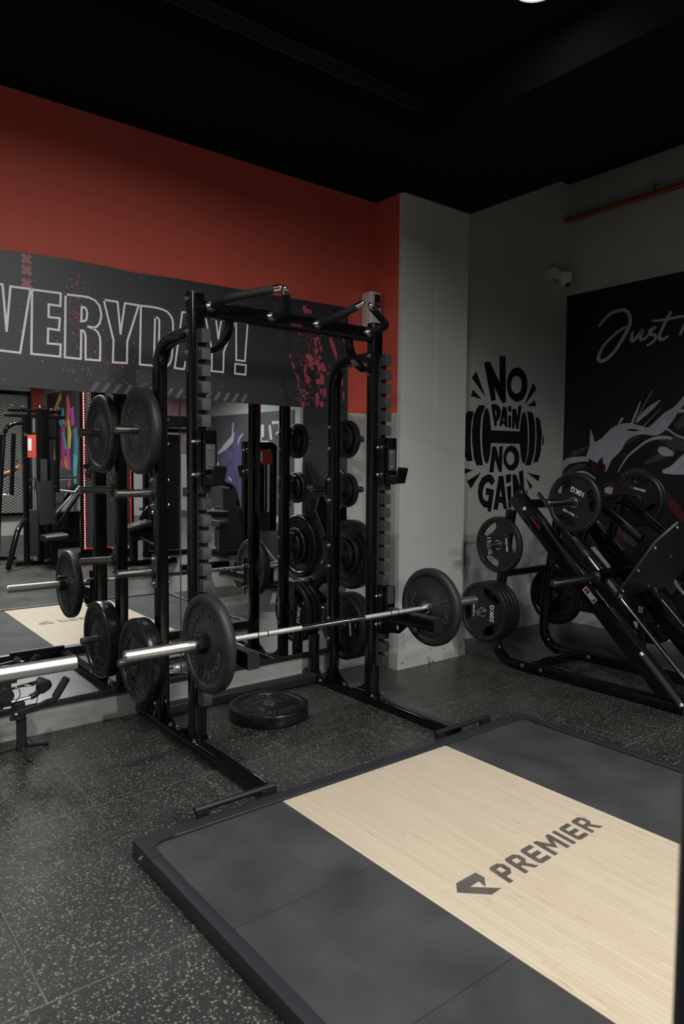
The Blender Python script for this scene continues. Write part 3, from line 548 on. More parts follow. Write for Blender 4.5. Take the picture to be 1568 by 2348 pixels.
for nm, data, mt, dp in (('grey_stroke', GREY, 'mural_grey', .0007), ('white_stroke', WHITE, 'mural_white', .0012), ('red_stroke', RED, 'mural_red', .0017), ('handwritten_letter', SCRIPT, 'script', .0012)):
    for k, st in enumerate(data):
        g = G()
        # densify for smooth strokes
        pts = []
        n = len(st)
        for i in range(n - 1):
            p0, p1, p2, p3 = st[max(0, i - 1)], st[i], st[i + 1], st[min(n - 1, i + 2)]
            for j in range(5):
                q = j / 5
                pts.append(tuple(.5 * ((2 * p1[c]) + (-p0[c] + p2[c]) * q + (2 * p0[c] - 5 * p1[c] + 4 * p2[c] - p3[c]) * q * q + (-p0[c] + 3 * p1[c] - 3 * p2[c] + p3[c]) * q ** 3) for c in range(3)))
        pts.append(st[-1])
        wf = 1.4 if nm == 'handwritten_letter' else 1.2
        pts = [(a, b, max(.001, abs(c) * wf)) for a, b, c in pts]
        g.strip(pts, dp + k * .00004, lambda u, v, d: (XM - .0062 - d, clampm(u), v))
        part(nm, g, M[mt], t)

# ------------------------------------------------------------------ things on walls and ceiling
t = empty('air_freshener', (3.26, 3.85, 2.4), 'white wall dispenser with a dark window, high in the red corner beside the pillar', 'dispenser')
g = G(); g.sweep([(3.26, 3.80, 2.36), (3.26, 3.80, 2.615)], rrect(.10, .10, .012), (1, 0, 0)); part('body', g, M['plastic_white'], t)
g = G(); g.box((3.27, 3.748, 2.555), (.052, .006, .09)); part('window', g, M['plastic_black'], t)
g = G(); g.lathe([(0, .0001), (0, .009), (.006, .009), (.006, .0001)], (3.27, 3.738, 2.535), 'Y', 16, closed=False); part('sensor_eye', g, M['chrome'], t)
t = empty('security_camera', (5.49, 3.9, 3.12), 'white dome camera on the grey wall above the black mural corner', 'camera')
g = G(); g.sweep([(5.40, 3.85, 3.135), (5.58, 3.85, 3.135)], rrect(.10, .09, .03), (0, 0, 1)); part('mount', g, M['plastic_white'], t)
g = G(); g.lathe([(0.0, .001), (0.0, .065), (-.05, .062), (-.085, .05), (-.105, .025), (-.108, .001)], (5.52, 3.80, 3.14), 'Z', 28, closed=False); part('dome', g, M['plastic_white'], t)
g = G(); g.ball((5.52, 3.775, 3.045), .026); part('lens', g, M['plastic_black'], t)
g = G(); g.tube([(5.62, 3.88, 3.64), (5.62, 0.2, 3.64)], .022, 12); single('sprinkler_pipe', g, M['copper'], 'orange pipe running high along the wall above the mural', 'pipe')
t = empty('fire_sprinkler', (5.62, 3.05, 3.66), 'small sprinkler head on the orange pipe, high on the right', 'sprinkler')
g = G(); g.tube([(5.62, 3.05, 3.662), (5.62, 3.05, 3.71)], .010, 10); part('stem', g, M['steel'], t)
g = G(); g.lathe([(0, .001), (0, .022), (.004, .022), (.004, .001)], (5.62, 3.05, 3.71), 'Z', 16, closed=False); part('deflector', g, M['steel'], t)
t = empty('air_vent', (0.9, 2.95, 3.42), 'long black slotted air vent in the edge of the ceiling recess', 'vent')
g = G()
for z in (3.392, 3.462): g.bar((-1.6, 2.945, z), (2.905, 2.945, z), .006, .010, .002)
g.bar((2.9, 2.945, 3.39), (2.9, 2.945, 3.464), .006, .010, .002, up=(1, 0, 0))
part('frame', g, M['strip'], t)
for k in range(5):
    g = G(); z = 3.404 + k * .0117; g.bar((-1.6, 2.944, z), (2.9, 2.944, z), .004, .0055, .001); part('slat', g, M['strip'], t)
for k in range(10):
    g = G(); x = 2.84 - k * .44; g.bar((x, 2.9385, 3.394), (x, 2.9385, 3.46), .006, .004, .001, up=(1, 0, 0)); part('divider', g, M['strip'], t)
t = empty('ceiling_lamp', (2.62, 1.98, 3.5), 'round glowing ceiling lamp at the top edge of the picture', 'lamp')
g = G(); g.lathe([(3.5, .10), (3.5, .125), (3.475, .12), (3.47, .10)], (2.62, 1.98, 0), 'Z', 40); part('rim', g, M['black_satin'], t)
g = G(); g.lathe([(3.498, .001), (3.498, .098), (3.475, .095), (3.466, .06), (3.463, .001)], (2.62, 1.98, 0), 'Z', 40, closed=False); part('diffuser', g, M['lamp_glow'], t)
# ------------------------------------------------------------------ lifting platform
t = empty('lifting_platform', (2.06, 1.5, 0), 'lifting platform with pale bamboo centre, grey rubber sides and black steel frame', 'platform')
PX0, PX1, PY0, PY1 = .952, 3.17, .70, 2.405
g = G(); wallbox(g, 1.559, 2.513, .76, 2.342, .004, .050); part('bamboo_panel', g, M['wood'], t)
for (x0, x1, side) in ((1.0, 1.557, 'left'), (2.515, 3.118, 'right')):
    ys = (2.342, 1.762, 1.180, .76)
    for i in range(3):
        g = G(); r_ = .006
        g.sweep([((x0 + x1) / 2, (ys[i] + ys[i + 1]) / 2, .004), ((x0 + x1) / 2, (ys[i] + ys[i + 1]) / 2, .0495)], rrect(ys[i] - ys[i + 1] - .002, x1 - x0 - .001, r_), (1, 0, 0))
        part('rubber_mat', g, M['mat'], t)
def frame_bar(a, b, w_):
    g = G(); g.bar(a, b, w_, .060, .004); return g
part('frame_rail', frame_bar((PX0 + .022, 2.248, .030), (PX0 + .022, PY0, .030), .043), M['platform_steel'], t)
part('frame_rail', frame_bar((PX1 - .022, 2.25, .030), (PX1 - .022, PY0, .030), .043), M['platform_steel'], t)
part('frame_rail', frame_bar((PX0 + .13, PY1 - .031, .030), (PX1 - .13, PY1 - .031, .030), .062), M['platform_steel'], t)
part('frame_rail', frame_bar((PX0 + .044, PY0 + .031, .030), (PX1 - .044, PY0 + .031, .030), .062), M['platform_steel'], t)
def corner_piece(x, sx):
    # corner plate with a curved inner edge
    w1, w2, L1, L2, R = .0445, .064, .155, .135, .05
    pts = [(0, 0), (L2, 0), (L2, -w2)] + [(w1 + R * (1 - math.cos(a)) if False else w1 + R - R * math.sin(a), -w2 - R + R * math.cos(a)) for a in [i * PI / 20 for i in range(11)]] + [(w1, -L1), (0, -L1)]
    g = G(); g.flat([[(x + sx * u, PY1 + v) for u, v in pts]], .0605, lambda u, v, d: (u, v, .0005 + d)); return g
part('corner_plate', corner_piece(PX0, 1), M['platform_steel'], t); part('corner_plate', corner_piece(PX1, -1), M['platform_steel'], t)
g = G(); bolt(g, (PX0, 2.315, .034), (-1, 0, 0), .008, .006); part('bolt', g, M['bolt'], t)
for x0, x1 in ((1.213, 1.582), (2.535, 2.945)):
    g = G(); g.tube([(x0, 2.434, .078), (x1, 2.434, .078)], .0125, 16)
    for xa, xb in ((x0 + .003, x0 + .055), (x1 - .075, x1 - .003)):
        g.box(((xa + xb) / 2, 2.428, .048), (xb - xa, .022, .052)); 
    part('lift_handle', g, M['black_satin'], t)
# branded logo on the bamboo
mpL = lambda u, v, d: (u, v, .0502 + d)
g = G()
g.flat([[(1.6894, 1.5181), (1.787, 1.5209), (1.7879, 1.4826), (1.7498, 1.4455), (1.7568, 1.4801), (1.709, 1.4771), (1.7856, 1.41), (1.7332, 1.4061), (1.6532, 1.4814)]], .0004, mpL)
def letter(ch, x, w_, z0=1.411, h=.100):
    s_ = .021; c = .018   # stroke and corner cut
    P = lambda a, b: (x + a * w_, z0 + b * h)
    sx, sy = s_ / w_, s_ / h; cx_, cy_ = c / w_, c / h
    if ch == 'P': return [[P(0, 0), P(sx, 0), P(sx, .32), P(1 - cx_, .32), P(1, .32 + cy_), P(1, 1 - cy_), P(1 - cx_, 1), P(cx_ * .5, 1), P(0, 1 - cy_ * .6)], [P(sx, .32 + sy), P(1 - sx, .32 + sy), P(1 - sx, 1 - sy), P(sx, 1 - sy)]]
    if ch == 'R': return [[P(0, 0), P(sx, 0), P(sx, .36), P(.45, .36), P(.80, 0), P(1.12, 0), P(.75, .37), P(1, .36 + cy_), P(1, 1 - cy_), P(1 - cx_, 1), P(cx_ * .5, 1), P(0, 1 - cy_ * .6)], [P(sx, .36 + sy * .9), P(1 - sx, .36 + sy * .9), P(1 - sx, 1 - sy), P(sx, 1 - sy)]]
    if ch == 'E': return [[P(cx_ * .6, 0), P(1, 0), P(1, sy), P(sx, sy), P(sx, .5 - sy / 2), P(.92, .5 - sy / 2), P(.92, .5 + sy / 2), P(sx, .5 + sy / 2), P(sx, 1 - sy), P(1, 1 - sy), P(1, 1), P(cx_ * .6, 1), P(0, 1 - cy_ * .6), P(0, cy_ * .6)]]
    if ch == 'M': return [[P(0, 0), P(sx, 0), P(sx, .62), P(.5, .22), P(1 - sx, .62), P(1 - sx, 0), P(1, 0), P(1, 1), P(1 - sx, 1), P(.5, .52), P(sx, 1), P(0, 1)]]
    if ch == 'I': return [[P(0, 0), P(1, 0), P(1, 1), P(0, 1)]]
xs = 1.828
for ch, wd in zip('PREMIER', (.066, .070, .066, .098, .021, .066, .070)):
    g.flat(letter(ch, xs, wd), .0004, lambda u, v, d: mpL(u + (v - 1.41) * .10, v + (u - 1.83) * .034, d)); xs += wd + .0192
part('branded_logo', g, M['burn'], t, 'dark branded logo and word PREMIER')

# ------------------------------------------------------------------ weight plates
def ring(a, b, r0, r1): return [(a, r0), (a, r1), (b, r1), (b, r0)]
def plate_place(x, y, z, ax):
    if ax == 'X': return lambda u, v, d: (x - d, y - u, z + v)
    if ax == 'Xp': return lambda u, v, d: (x + d, y + u, z + v)
    if ax == 'Z': return lambda u, v, d: (x + u, y + v, z + d)
def arc_text(g, word, rad, size, mid, depth, mp, track=1.0):
    n = len(word); step = size * .78 * track / rad
    for i, ch in enumerate(word):
        if ch == ' ': continue
        a = mid - (i - (n - 1) / 2) * step
        ca, sa = math.cos(a), math.sin(a)
        def m2(u, v, d, ca=ca, sa=sa):
            rr_ = rad + v
            uu = rr_ * ca + u * sa; vv = rr_ * sa - u * ca
            return mp(uu, vv, d)
        g.text(ch, size, depth, m2)
def bumper(c, thick, label, group, ax='X', R=.225, m='rubber', words=(('ROGUE', 90), ('ECHO', 200), ('ROGUE', 270), ('LB', 20)), turn=0, both=False):
    """bumper plate with a raised rim, a sunk ring with moulded words, and a steel bore"""
    x, y, z = c; h = thick / 2
    t = empty('bumper_plate', c, label, 'weight plate', group)
    b = .006
    prof = [(-h, .192), (-h, R - .012), (-h + .004, R - .004), (-h + .012, R), (h - .012, R), (h - .004, R - .004), (h, R - .012), (h, .192),
            (h - .002, .186), (h - .010, .180), (h - .010, .098), (h - .004, .090), (h - .004, .0335), (-h + .004, .0335), (-h + .004, .090), (-h + .010, .098), (-h + .010, .180), (-h + .002, .186)]
    A = 'Z' if ax == 'Z' else 'X'
    g = G(); g.lathe(prof, c, A, 96); part('disc', g, M[m], t, angle=50)
    g = G(); g.lathe([(-h + .003, .0262), (-h + .003, .0335), (h - .003, .0335), (h - .003, .0262)], c, A, 40); part('bore_sleeve', g, M['steel'], t, 'steel bore sleeve')
    sides = [1] + ([-1] if both else [])
    for sd in sides:
        if ax == 'X': mp = (lambda u, v, d: (x - h + .010 - d, y - u, z + v)) if sd == 1 else (lambda u, v, d: (x + h - .010 + d, y + u, z + v))
        else: mp = lambda u, v, d: (x + u, y + v, z + h - .010 + d)
        for wd, a in words:
            g = G(); arc_text(g, wd, .139, .049 if len(wd) > 2 else .04, math.radians(a + turn), .004, mp)
            part('moulded_word', g, M['lit_letter'] if m == 'rubber' else M['lit_gloss_letter'], t)
    return t
def arc_slot(r0, r1, a0, a1, n=14):
    return [(r1 * math.cos(a0 + (a1 - a0) * i / n), r1 * math.sin(a0 + (a1 - a0) * i / n)) for i in range(n + 1)] + [(r0 * math.cos(a1), r0 * math.sin(a1)), (r0 * .80 * math.cos((a0 + a1) / 2), r0 * .80 * math.sin((a0 + a1) / 2)), (r0 * math.cos(a0), r0 * math.sin(a0))]
def grip_plate(c, thick, R, label, group, kg='20KG', turn=0, flip=False, plain=False):
    """urethane plate with three hand holes; face towards -x (or +x when flipped)"""
    x, y, z = c; h = thick / 2
    t = empty('grip_plate', c, label, 'weight plate', group)
    mp = (lambda u, v, d: (x - h + .006 + (thick - .012) - d, y - u, z + v)) if not flip else (lambda u, v, d: (x - h + .006 + d, y + u, z + v))
    k = R / .2
    holes = [arc_slot(.122 * k, .158 * k, math.radians(a + turn - 29), math.radians(a + turn + 29)) for a in (90, 210, 330)]
    g = G(); g.flat([circ(0, 0, .171 * k, 64), circ(0, 0, .033, 28)] + holes, thick - .012, mp)
    # raised three-pointed face panel
    part('web', g, M['urethane'], t)
    g = G(); g.lathe([(-h, .172 * k), (-h, R - .010), (-h + .006, R), (h - .006, R), (h, R - .010), (h, .172 * k), (h - .006, .166 * k), (-h + .006, .166 * k)], c, 'X', 72)
    for q in range(15):
        a = math.radians(q * 8 - 56 + 270 + turn); rr_ = .181 * k
        if q % 2 == 0:
            cy_, cz_ = y - rr_ * math.cos(a) * (1 if not flip else -1), z + rr_ * math.sin(a)
    part('rim', g, M['urethane'], t, angle=50)
    g = G(); sgn = -1 if not flip else 1
    for a0 in (90, 210, 330):
        for q in range(5):
            a = math.radians(a0 + 180 + turn + (q - 2) * 8)
            pu, pv = .181 * k * math.cos(a), .181 * k * math.sin(a)
            du, dv = .006 * k * math.cos(a), .006 * k * math.sin(a)
            yy = (lambda u: y - u) if not flip else (lambda u: y + u)
            g.tube([(x + sgn * h, yy(pu - du), z + pv - dv), (x + sgn * h, yy(pu + du), z + pv + dv)], .0022, 6)
    part('rim_ribs', g, M['urethane'], t)
    g = G(); g.lathe([(-h + .002, .0262), (-h + .002, .033), (h - .002, .033), (h - .002, .0262)], c, 'X', 36); part('bore_sleeve', g, M['steel'], t, 'steel bore sleeve')
    if plain: return t
    def mt(u, v, d):
        a = math.radians(turn); uu, vv = u * math.cos(a) - v * math.sin(a), u * math.sin(a) + v * math.cos(a)
        return (x - h + .006 - d, y - uu, z + vv) if not flip else (x + h - .006 + d, y + uu, z + vv)
    g = G(); g.text(kg, .046 * k, .0012, lambda u, v, d: mt(u * 1.05, v - .078 * k, d)); part('weight_lettering', g, M['white'], t, 'white ' + kg)
    g = G(); g.text('PREMIER', .021 * k, .0012, lambda u, v, d: mt(u * 1.25 + .006, v + .075 * k, d))
    part('brand_lettering', g, M['white'], t)
    g = G(); g.flat([[(-.072 * k, .075 * k), (-.063 * k, .082 * k), (-.055 * k, .078 * k), (-.060 * k, .067 * k)]], .0012, lambda u, v, d: mt(u, v, d)); part('brand_mark', g, M['red_letter'], t)
    return t
def small_plate(c, R, thick, label, group, words=(), m='urethane'):
    x, y, z = c; h = thick / 2
    t = empty('small_plate', c, label, 'weight plate', group)
    prof = [(-h, R * .80), (-h, R - .008), (-h + .006, R), (h - .006, R), (h, R - .008), (h, R * .80), (h - .006, R * .76), (h - .006, .052), (h, .046), (h, .033), (-h, .033), (-h, .046), (-h + .006, .052), (-h + .006, R * .76)]
    g = G(); g.lathe(prof, c, 'X', 64); part('disc', g, M[m], t, angle=50)
    g = G(); g.lathe([(-h + .002, .0262), (-h + .002, .033), (h - .002, .033), (h - .002, .0262)], c, 'X', 36); part('bore_sleeve', g, M['steel'], t, 'steel bore sleeve')
    if words:
        g = G()
        for wd, a in words:
            arc_text(g, wd, R * .62, R * .22, math.radians(a), .0012, lambda u, v, d: (x + h - .006 + d, y + u, z + v))
        part('weight_lettering', g, M['white'], t)
    return t

# ------------------------------------------------------------------ half rack
LX, RX = 1.593, 2.740           # front uprights
LB, RB = 1.583, 2.745           # rear uprights
rack = empty('power_rack', (2.16, 3.3, 0), 'tall black half rack with notched uprights and pull-up bar in front of the mirror', 'power rack')
up_prof_f = rrect(.060, .080, .014, 4); up_prof_r = rrect(.060, .068, .016, 4)
for x in (1.578, 2.736):
    g = G(); g.sweep([(x, 2.475, .029), (x, 3.79, .029)], rrect(.075, .050, .016, 5), (0, 0, 1)); part('base_rail', g, M['black'], rack)
    g = G(); g.tube([(x, 3.790, .030), (x, 3.826, .030)], .036, 20, up=(1, 0, 0)); part('end_cap', g, M['plastic_black'], rack)
for x in (LX, RX):
    g = G(); g.sweep([(x, 3.160, .054), (x, 3.160, 2.236)], up_prof_f, (1, 0, 0)); part('front_upright', g, M['black'], rack)
    g = G(); g.sweep([(x, 3.160, 2.236), (x, 3.160, 2.243)], rrect(.054, .074, .012, 4), (1, 0, 0)); part('upright_cap', g, M['plastic_black'], rack)
    g = G(); g.box((x, 3.160, .0565), (.098, .115, .005)); part('foot_plate', g, M['black'], rack)
for x in (LB, RB):
    g = G(); g.sweep(rpath([(x, 3.550, .054), (x, 3.550, 2.052), (x, 3.190, 2.052)], .21, 12), up_prof_r, (1, 0, 0)); part('rear_upright', g, M['black'], rack)
    g = G(); g.box((x, 3.550, .0565), (.090, .11, .005)); part('foot_plate', g, M['black'], rack)
    # curved gusset plates between upright and rail
    for (y0, sy) in ((3.518, -1), (3.192, 1)):
        pts = [(y0, .060), (y0 + sy * .135, .060)] + [(y0 + sy * (.135 - .135 * math.sin(a)), .200 - .140 * math.cos(a)) for a in [i * PI / 16 for i in range(1, 9)]]
        g = G(); g.flat([pts], .010, lambda u, v, d: (x - .005 + d, u, v)); part('gusset', g, M['black'], rack)
g = G(); g.sweep([(1.618, 3.700, .034), (2.696, 3.700, .034)], rrect(.075, .064, .012, 4), (0, 0, 1)); part('rear_crossmember', g, M['black_satin'], rack)
g = G(); g.sweep([(1.634, 3.165, 2.172), (2.700, 3.165, 2.172)], rrect(.060, .080, .010, 4), (0, 0, 1)); part('pull_up_crossmember', g, M['black'], rack)
for x in (1.578, 2.736):
    g = G(); g.lathe([(.054, .030), (.054, .0365), (.300, .0365), (.306, .034), (.306, .030)], (x, 3.742, 0), 'Z', 28); part('bar_holder_tube', g, M['black'], rack)
    g = G(); g.cyl((x, 3.742, .054), (x, 3.742, .060), .047, 24); part('tube_base', g, M['black'], rack)
# pull-up grips: forward, then angled inwards
for (bx, dx) in ((1.664, .205), (2.013, -.115), (2.309, .065), (2.672, -.235)):
    path = rpath([(bx, 3.135, 2.178), (bx, 2.975, 2.192), (bx + dx, 2.845, 2.246)], .05, 6)
    tip = Vector(path[-1]); dr = (Vector(path[-1]) - Vector(path[-2])).normalized()
    g = G(); g.tube([(bx, 3.138, 2.178), (bx, 3.095, 2.181)], .014, 14, up=(1, 0, 0)); g.tube([(bx, 3.135, 2.178), (bx, 3.130, 2.178)], .026, 14, up=(1, 0, 0)); 
    h_ = part('pull_up_grip', g, M['bolt'], rack, 'chrome grip stem')
    path[0] = Vector((bx, 3.100, 2.181))
    g = G(); g.tube(path[:-1] + [tip - dr * .03], .0195, 18, up=(1, 0, 0)); part('foam_sleeve', g, M['foam'], h_)
    g = G(); g.tube([tip - dr * .028, tip, tip + dr * .004], .0170, 20, up=(1, 0, 0)); g.ball(tip + dr * .003, .0165, sc=(1, 1, 1)); part('chrome_tip', g, M['chrome'], h_)
# curved braces under the crossmember
for (x0, sx) in ((1.634, 1), (2.700, -1)):
    cx_, cz_ = x0, 2.132
    path = [(cx_ + sx * .150 * math.cos(a), 3.165, cz_ - .165 * math.sin(a)) for a in [i * PI / 24 for i in range(13)]]
    g = G(); g.sweep(path, rrect(.028, .050, .003, 1) if False else rrect(.050, .026, .003, 1), (0, 1, 0)) if False else g.sweep(path, rrect(.026, .050, .003, 1), (0, 1, 0)); part('curved_brace', g, M['black'], rack)
# notched bar-catch strips on the fronts
def strip_poly():
    zt, zb = 2.060, .235; yb, yf = 3.129, 3.066
    pts = [(yb, zb), (yf + .006, zb), (yf, zb + .006)]
    ks = [zt - .085 - .0795 * k for k in range(22)][::-1]
    for zs in ks:    # open slot with a hooked pocket behind a low lip
        pts += [(yf, zs - .012), (yf + .004, zs - .006), (yf + .009, zs - .007), (yf + .012, zs - .018), (yf + .019, zs - .024), (yf + .027, zs - .018), (yf + .029, zs - .002),
                (yf + .034, zs - .002), (yf + .036, zs - .022), (yf + .042, zs - .026), (yf + .047, zs - .020), (yf + .047, zs + .012), (yf + .043, zs + .018), (yf, zs + .018)]
    pts += [(yf, zt - .010), (yf + .008, zt), (yb, zt)]
    return pts, ks
sp, slot_z = strip_poly()
for x in (1.603, 2.766):
    g = G(); g.flat([sp], .046, lambda u, v, d: (x - .023 + d, u, v)); st_ = part('notched_strip', g, M['strip'], rack)
    g = G()
    for i, zs in enumerate(slot_z):
        g.text(str(i + 1), .017, .0006, lambda u, v, d: (x - .0232 - d, 3.103 - u, zs + .040 + v))
    part('stamped_numbers', g, M['black_satin'], st_)
# storage pegs
PEGZ = (1.592, 1.266, .850, .385)
def peg(x, z, sx, L_):
    fx = x + sx * .034
    g = G(); g.tube([(fx, 3.550, z), (fx + sx * L_, 3.550, z)], .0215, 24); g.tube([(fx + sx * L_, 3.550, z), (fx + sx * (L_ + .004), 3.550, z)], .0195, 24)
    p_ = part('storage_peg', g, M['peg'], rack, 'dull nickel weight peg')
    g = G(); g.box((fx + sx * .004, 3.550, z), (.007, .058, .175)); part('peg_flange', g, M['strip'], p_)
    g = G(); g.lathe([(fx + sx * .008, .0215), (fx + sx * .008, .036), (fx + sx * .026, .036), (fx + sx * .026, .0215)], (0, 3.550, z), 'X', 32); part('peg_collar', g, M['rubber'], p_)
    for dz in (.066, -.066):
        g = G(); bolt(g, (fx + sx * .0075, 3.550, z + dz), (sx, 0, 0), .0095, .010); part('bolt', g, M['bolt'], p_)
for z in PEGZ: peg(LB, z, -1, .205); peg(RB, z, 1, .195)
# bolts on the uprights
for z in (2.206, 2.052, 1.952):
    g = G(); bolt(g, (LX - .040, 3.160, z), (-1, 0, 0), .0095, .009); part('bolt', g, M['bolt'], rack)
    g = G(); bolt(g, (RX - .040, 3.160, z), (-1, 0, 0), .0095, .009); part('bolt', g, M['bolt'], rack)
for z in PEGZ:
    for dz in (.066, -.066):
        g = G(); bolt(g, (RB - .034, 3.550, z + dz), (-1, 0, 0), .0095, .009); part('bolt', g, M['bolt'], rack)
        g = G(); bolt(g, (LB + .034, 3.550, z + dz), (1, 0, 0), .0095, .009); part('bolt', g, M['bolt'], rack)
for (x, y) in ((1.552, 3.112), (1.634, 3.112), (2.700, 3.112), (2.782, 3.112), (1.56, 3.60), (2.76, 3.60), (2.72, 3.60), (2.72, 3.40), (1.56, 3.40), (2.736, 3.355), (1.578, 3.355)):
    g = G(); bolt(g, (x, y, .056), (0, 0, 1), .009, .008); part('bolt', g, M['bolt'], rack)
g = G(); bolt(g, (2.699, 3.62, .030), (-1, 0, 0), .010, .010); part('bolt', g, M['bolt'], rack)
# maker's plate on the crossmember
g = G(); g.text('PREMIER', .018, .0008, lambda u, v, d: (2.17 + u * 1.1, 3.1345 - d, 2.155 + v)); part('brand_lettering', g, M['red_letter'], rack)

# bar catches (removable)
def catch_body(x, z0, z1, t):
    g = G()
    for sx in (-1, 1): g.box((x + sx * .0295, 3.070, (z0 + z1) / 2), (.007, .085, z1 - z0))
    g.box((x, 3.0505, (z0 + z1) / 2), (.066, .016, z1 - z0))
    part('bracket', g, M['black'], t)
    for zz in (z0 + .055, z1 - .055):
        g = G(); g.tube([(x - .033, 3.080, zz), (x - .045, 3.080, zz)], .014, 16); g.tube([(x - .045, 3.080, zz), (x - .066, 3.080, zz)], .010, 16); g.ball((x - .066, 3.080, zz), .010)
        part('lock_knob', g, M['bolt'], t, 'bright steel knob')
def j_cup(x, label):
    t = empty('j_cup', (x, 3.05, 1.31), label, 'j-cup', 'J-cups on the notched strips')
    catch_body(x, 1.312, 1.578, t)
    g = G(); g.sweep([(x, 3.0365, 1.392), (x, 3.0365, 1.512)], rrect(.012, .062, .004), (1, 0, 0)); ln = part('liner', g, M['uhmw'], t, 'grey plastic liner')
    for zz in (1.412, 1.492):
        g = G(); bolt(g, (x, 3.030, zz), (0, -1, 0), .006, .002); part('screw', g, M['bolt'], ln)
    g = G()
    g.flat([[(3.045, 1.318), (2.952, 1.318), (2.925, 1.405), (2.938, 1.409), (2.964, 1.352), (3.045, 1.352)]], .060, lambda u, v, d: (x - .030 + d, u, v)); part('hook_tray', g, M['black'], t)
    g = G(); g.flat([[(3.040, 1.3535), (2.968, 1.3535), (2.944, 1.408), (2.952, 1.411), (2.972, 1.366), (3.040, 1.366)]], .050, lambda u, v, d: (x - .025 + d, u, v)); part('tray_liner', g, M['pad'], t)
j_cup(1.603, 'black J-cup with grey liner on the left notched strip, level with the high pegs')
j_cup(2.766, 'black J-cup with grey liner on the right notched strip, beside the pillar')
def spotter(x, label):
    t = empty('spotter_arm', (x, 3.05, .44), label, 'spotter arm', 'spotter arms under the barbell')
    catch_body(x, .440, .716, t)
    g = G(); g.sweep([(x, 3.043, .554), (x, 2.648, .554)], rrect(.056, .070, .004), (0, 0, 1)); part('arm', g, M['black'], t)
    g = G(); g.sweep([(x, 2.648, .554), (x, 2.640, .554)], rrect(.060, .074, .004), (0, 0, 1)); part('end_plate', g, M['black_satin'], t)
    g = G(); g.sweep([(x, 3.040, .5905), (x, 2.660, .5905)], rrect(.050, .006, .002), (0, 0, 1)); part('top_pad', g, M['pad'], t)
    g = G()
    hl = [circ(3.000, .486, .013, 18, r2=.018), circ(2.945, .494, .012, 18, r2=.016)]
    g.flat([[(3.043, .518), (3.043, .448), (2.93, .462), (2.86, .518)]] + hl, .008, lambda u, v, d: (x - .024 + d, u, v)); part('brace_plate', g, M['black'], t)
    g = G(); g.box((x, 3.036, .665), (.056, .010, .10)); part('liner', g, M['strip'], t)
    return t
spotter(1.603, 'left spotter arm reaching forward behind the left barbell plate')
spotter(2.766, 'right spotter arm with two round holes, beside the right barbell plate')

# ------------------------------------------------------------------ barbell, clip and its plates
BY, BZ = 2.854, .608
def barbell(name_loc, x0, y, z, label, shaft=True):
    t = empty('barbell', (x0 + 1.1, y, z), label, 'barbell')
    x1 = x0 + 2.2
    segs = [('knurled_grip', x0 + .448, x0 + .901, 'knurl'), ('smooth_centre', x0 + .901, x0 + 1.313, 'chrome'), ('knurled_grip', x0 + 1.313, x1 - .448, 'knurl')]
    for nm, a, b, mm in segs:
        g = G(); g.tube([(a, y, z), (b, y, z)], .0140, 24); part(nm, g, M[mm], t)
    for xx in (x0 + .649, x0 + .702, x1 - .702, x1 - .649):
        g = G(); g.tube([(xx - .003, y, z), (xx + .003, y, z)], .0144, 24); part('ring_mark', g, M['black_satin'], t, 'dark ring mark')
    for (a, b, s_) in ((x0, x0 + .415, 1), (x1, x1 - .415, -1)):
        g = G(); g.lathe([(a, .001), (a, .012), (a + s_ * .002, .0125), (a + s_ * .003, .0175), (a + s_ * .0015, .0225), (a + s_ * .004, .0248), (b, .0248), (b, .001)], (0, y, z), 'X', 40, closed=False); part('sleeve', g, M['bright_sleeve'], t)
        g = G(); g.lathe([(b - s_ * .0, .014), (b, .038), (b + s_ * .004, .0395), (b + s_ * .024, .0395), (b + s_ * .028, .036), (b + s_ * .034, .026), (b + s_ * .034, .014)], (0, y, z), 'X', 40); part('sleeve_collar', g, M['chrome'], t)
    return t
barbell(0, 1.105, BY, BZ, 'long steel barbell lying across the spotter arms of the rack')
bumper((1.494, BY, BZ - .001), .050, 'matt black bumper plate on the left end of the barbell', 'bumper plates on the barbell', turn=45, both=True)
bumper((2.921, BY, BZ - .001), .050, 'matt black bumper plate on the right end of the barbell, before the pillar', 'bumper plates on the barbell', words=(('ROGUE', 270), ('ECHO', 180), ('ECHO', 0)))
def bar_clip(x, y, z, label):
    t = empty('bar_clip', (x, y, z), label, 'clip')
    g = G(); g.lathe([(x - .022, .0252), (x - .022, .041), (x + .020, .041), (x + .020, .0252)], (0, y, z), 'X', 32); part('clamp_ring', g, M['plastic_black'], t)
    g = G(); g.sweep([(x - .02, y - .012, z + .047), (x + .018, y - .012, z + .047)], rrect(.045, .020, .005), (0, 0, 1)); g.box((x, y - .044, z + .02), (.034, .018, .05)); part('lever', g, M['plastic_black'], t)
    g = G(); g.tube([(x - .024, y - .012, z + .050), (x + .022, y - .012, z + .050)], .004, 8); part('hinge_pin', g, M['bolt'], t)
bar_clip(1.446, BY, BZ, 'black locking clip on the left barbell sleeve against the plate')

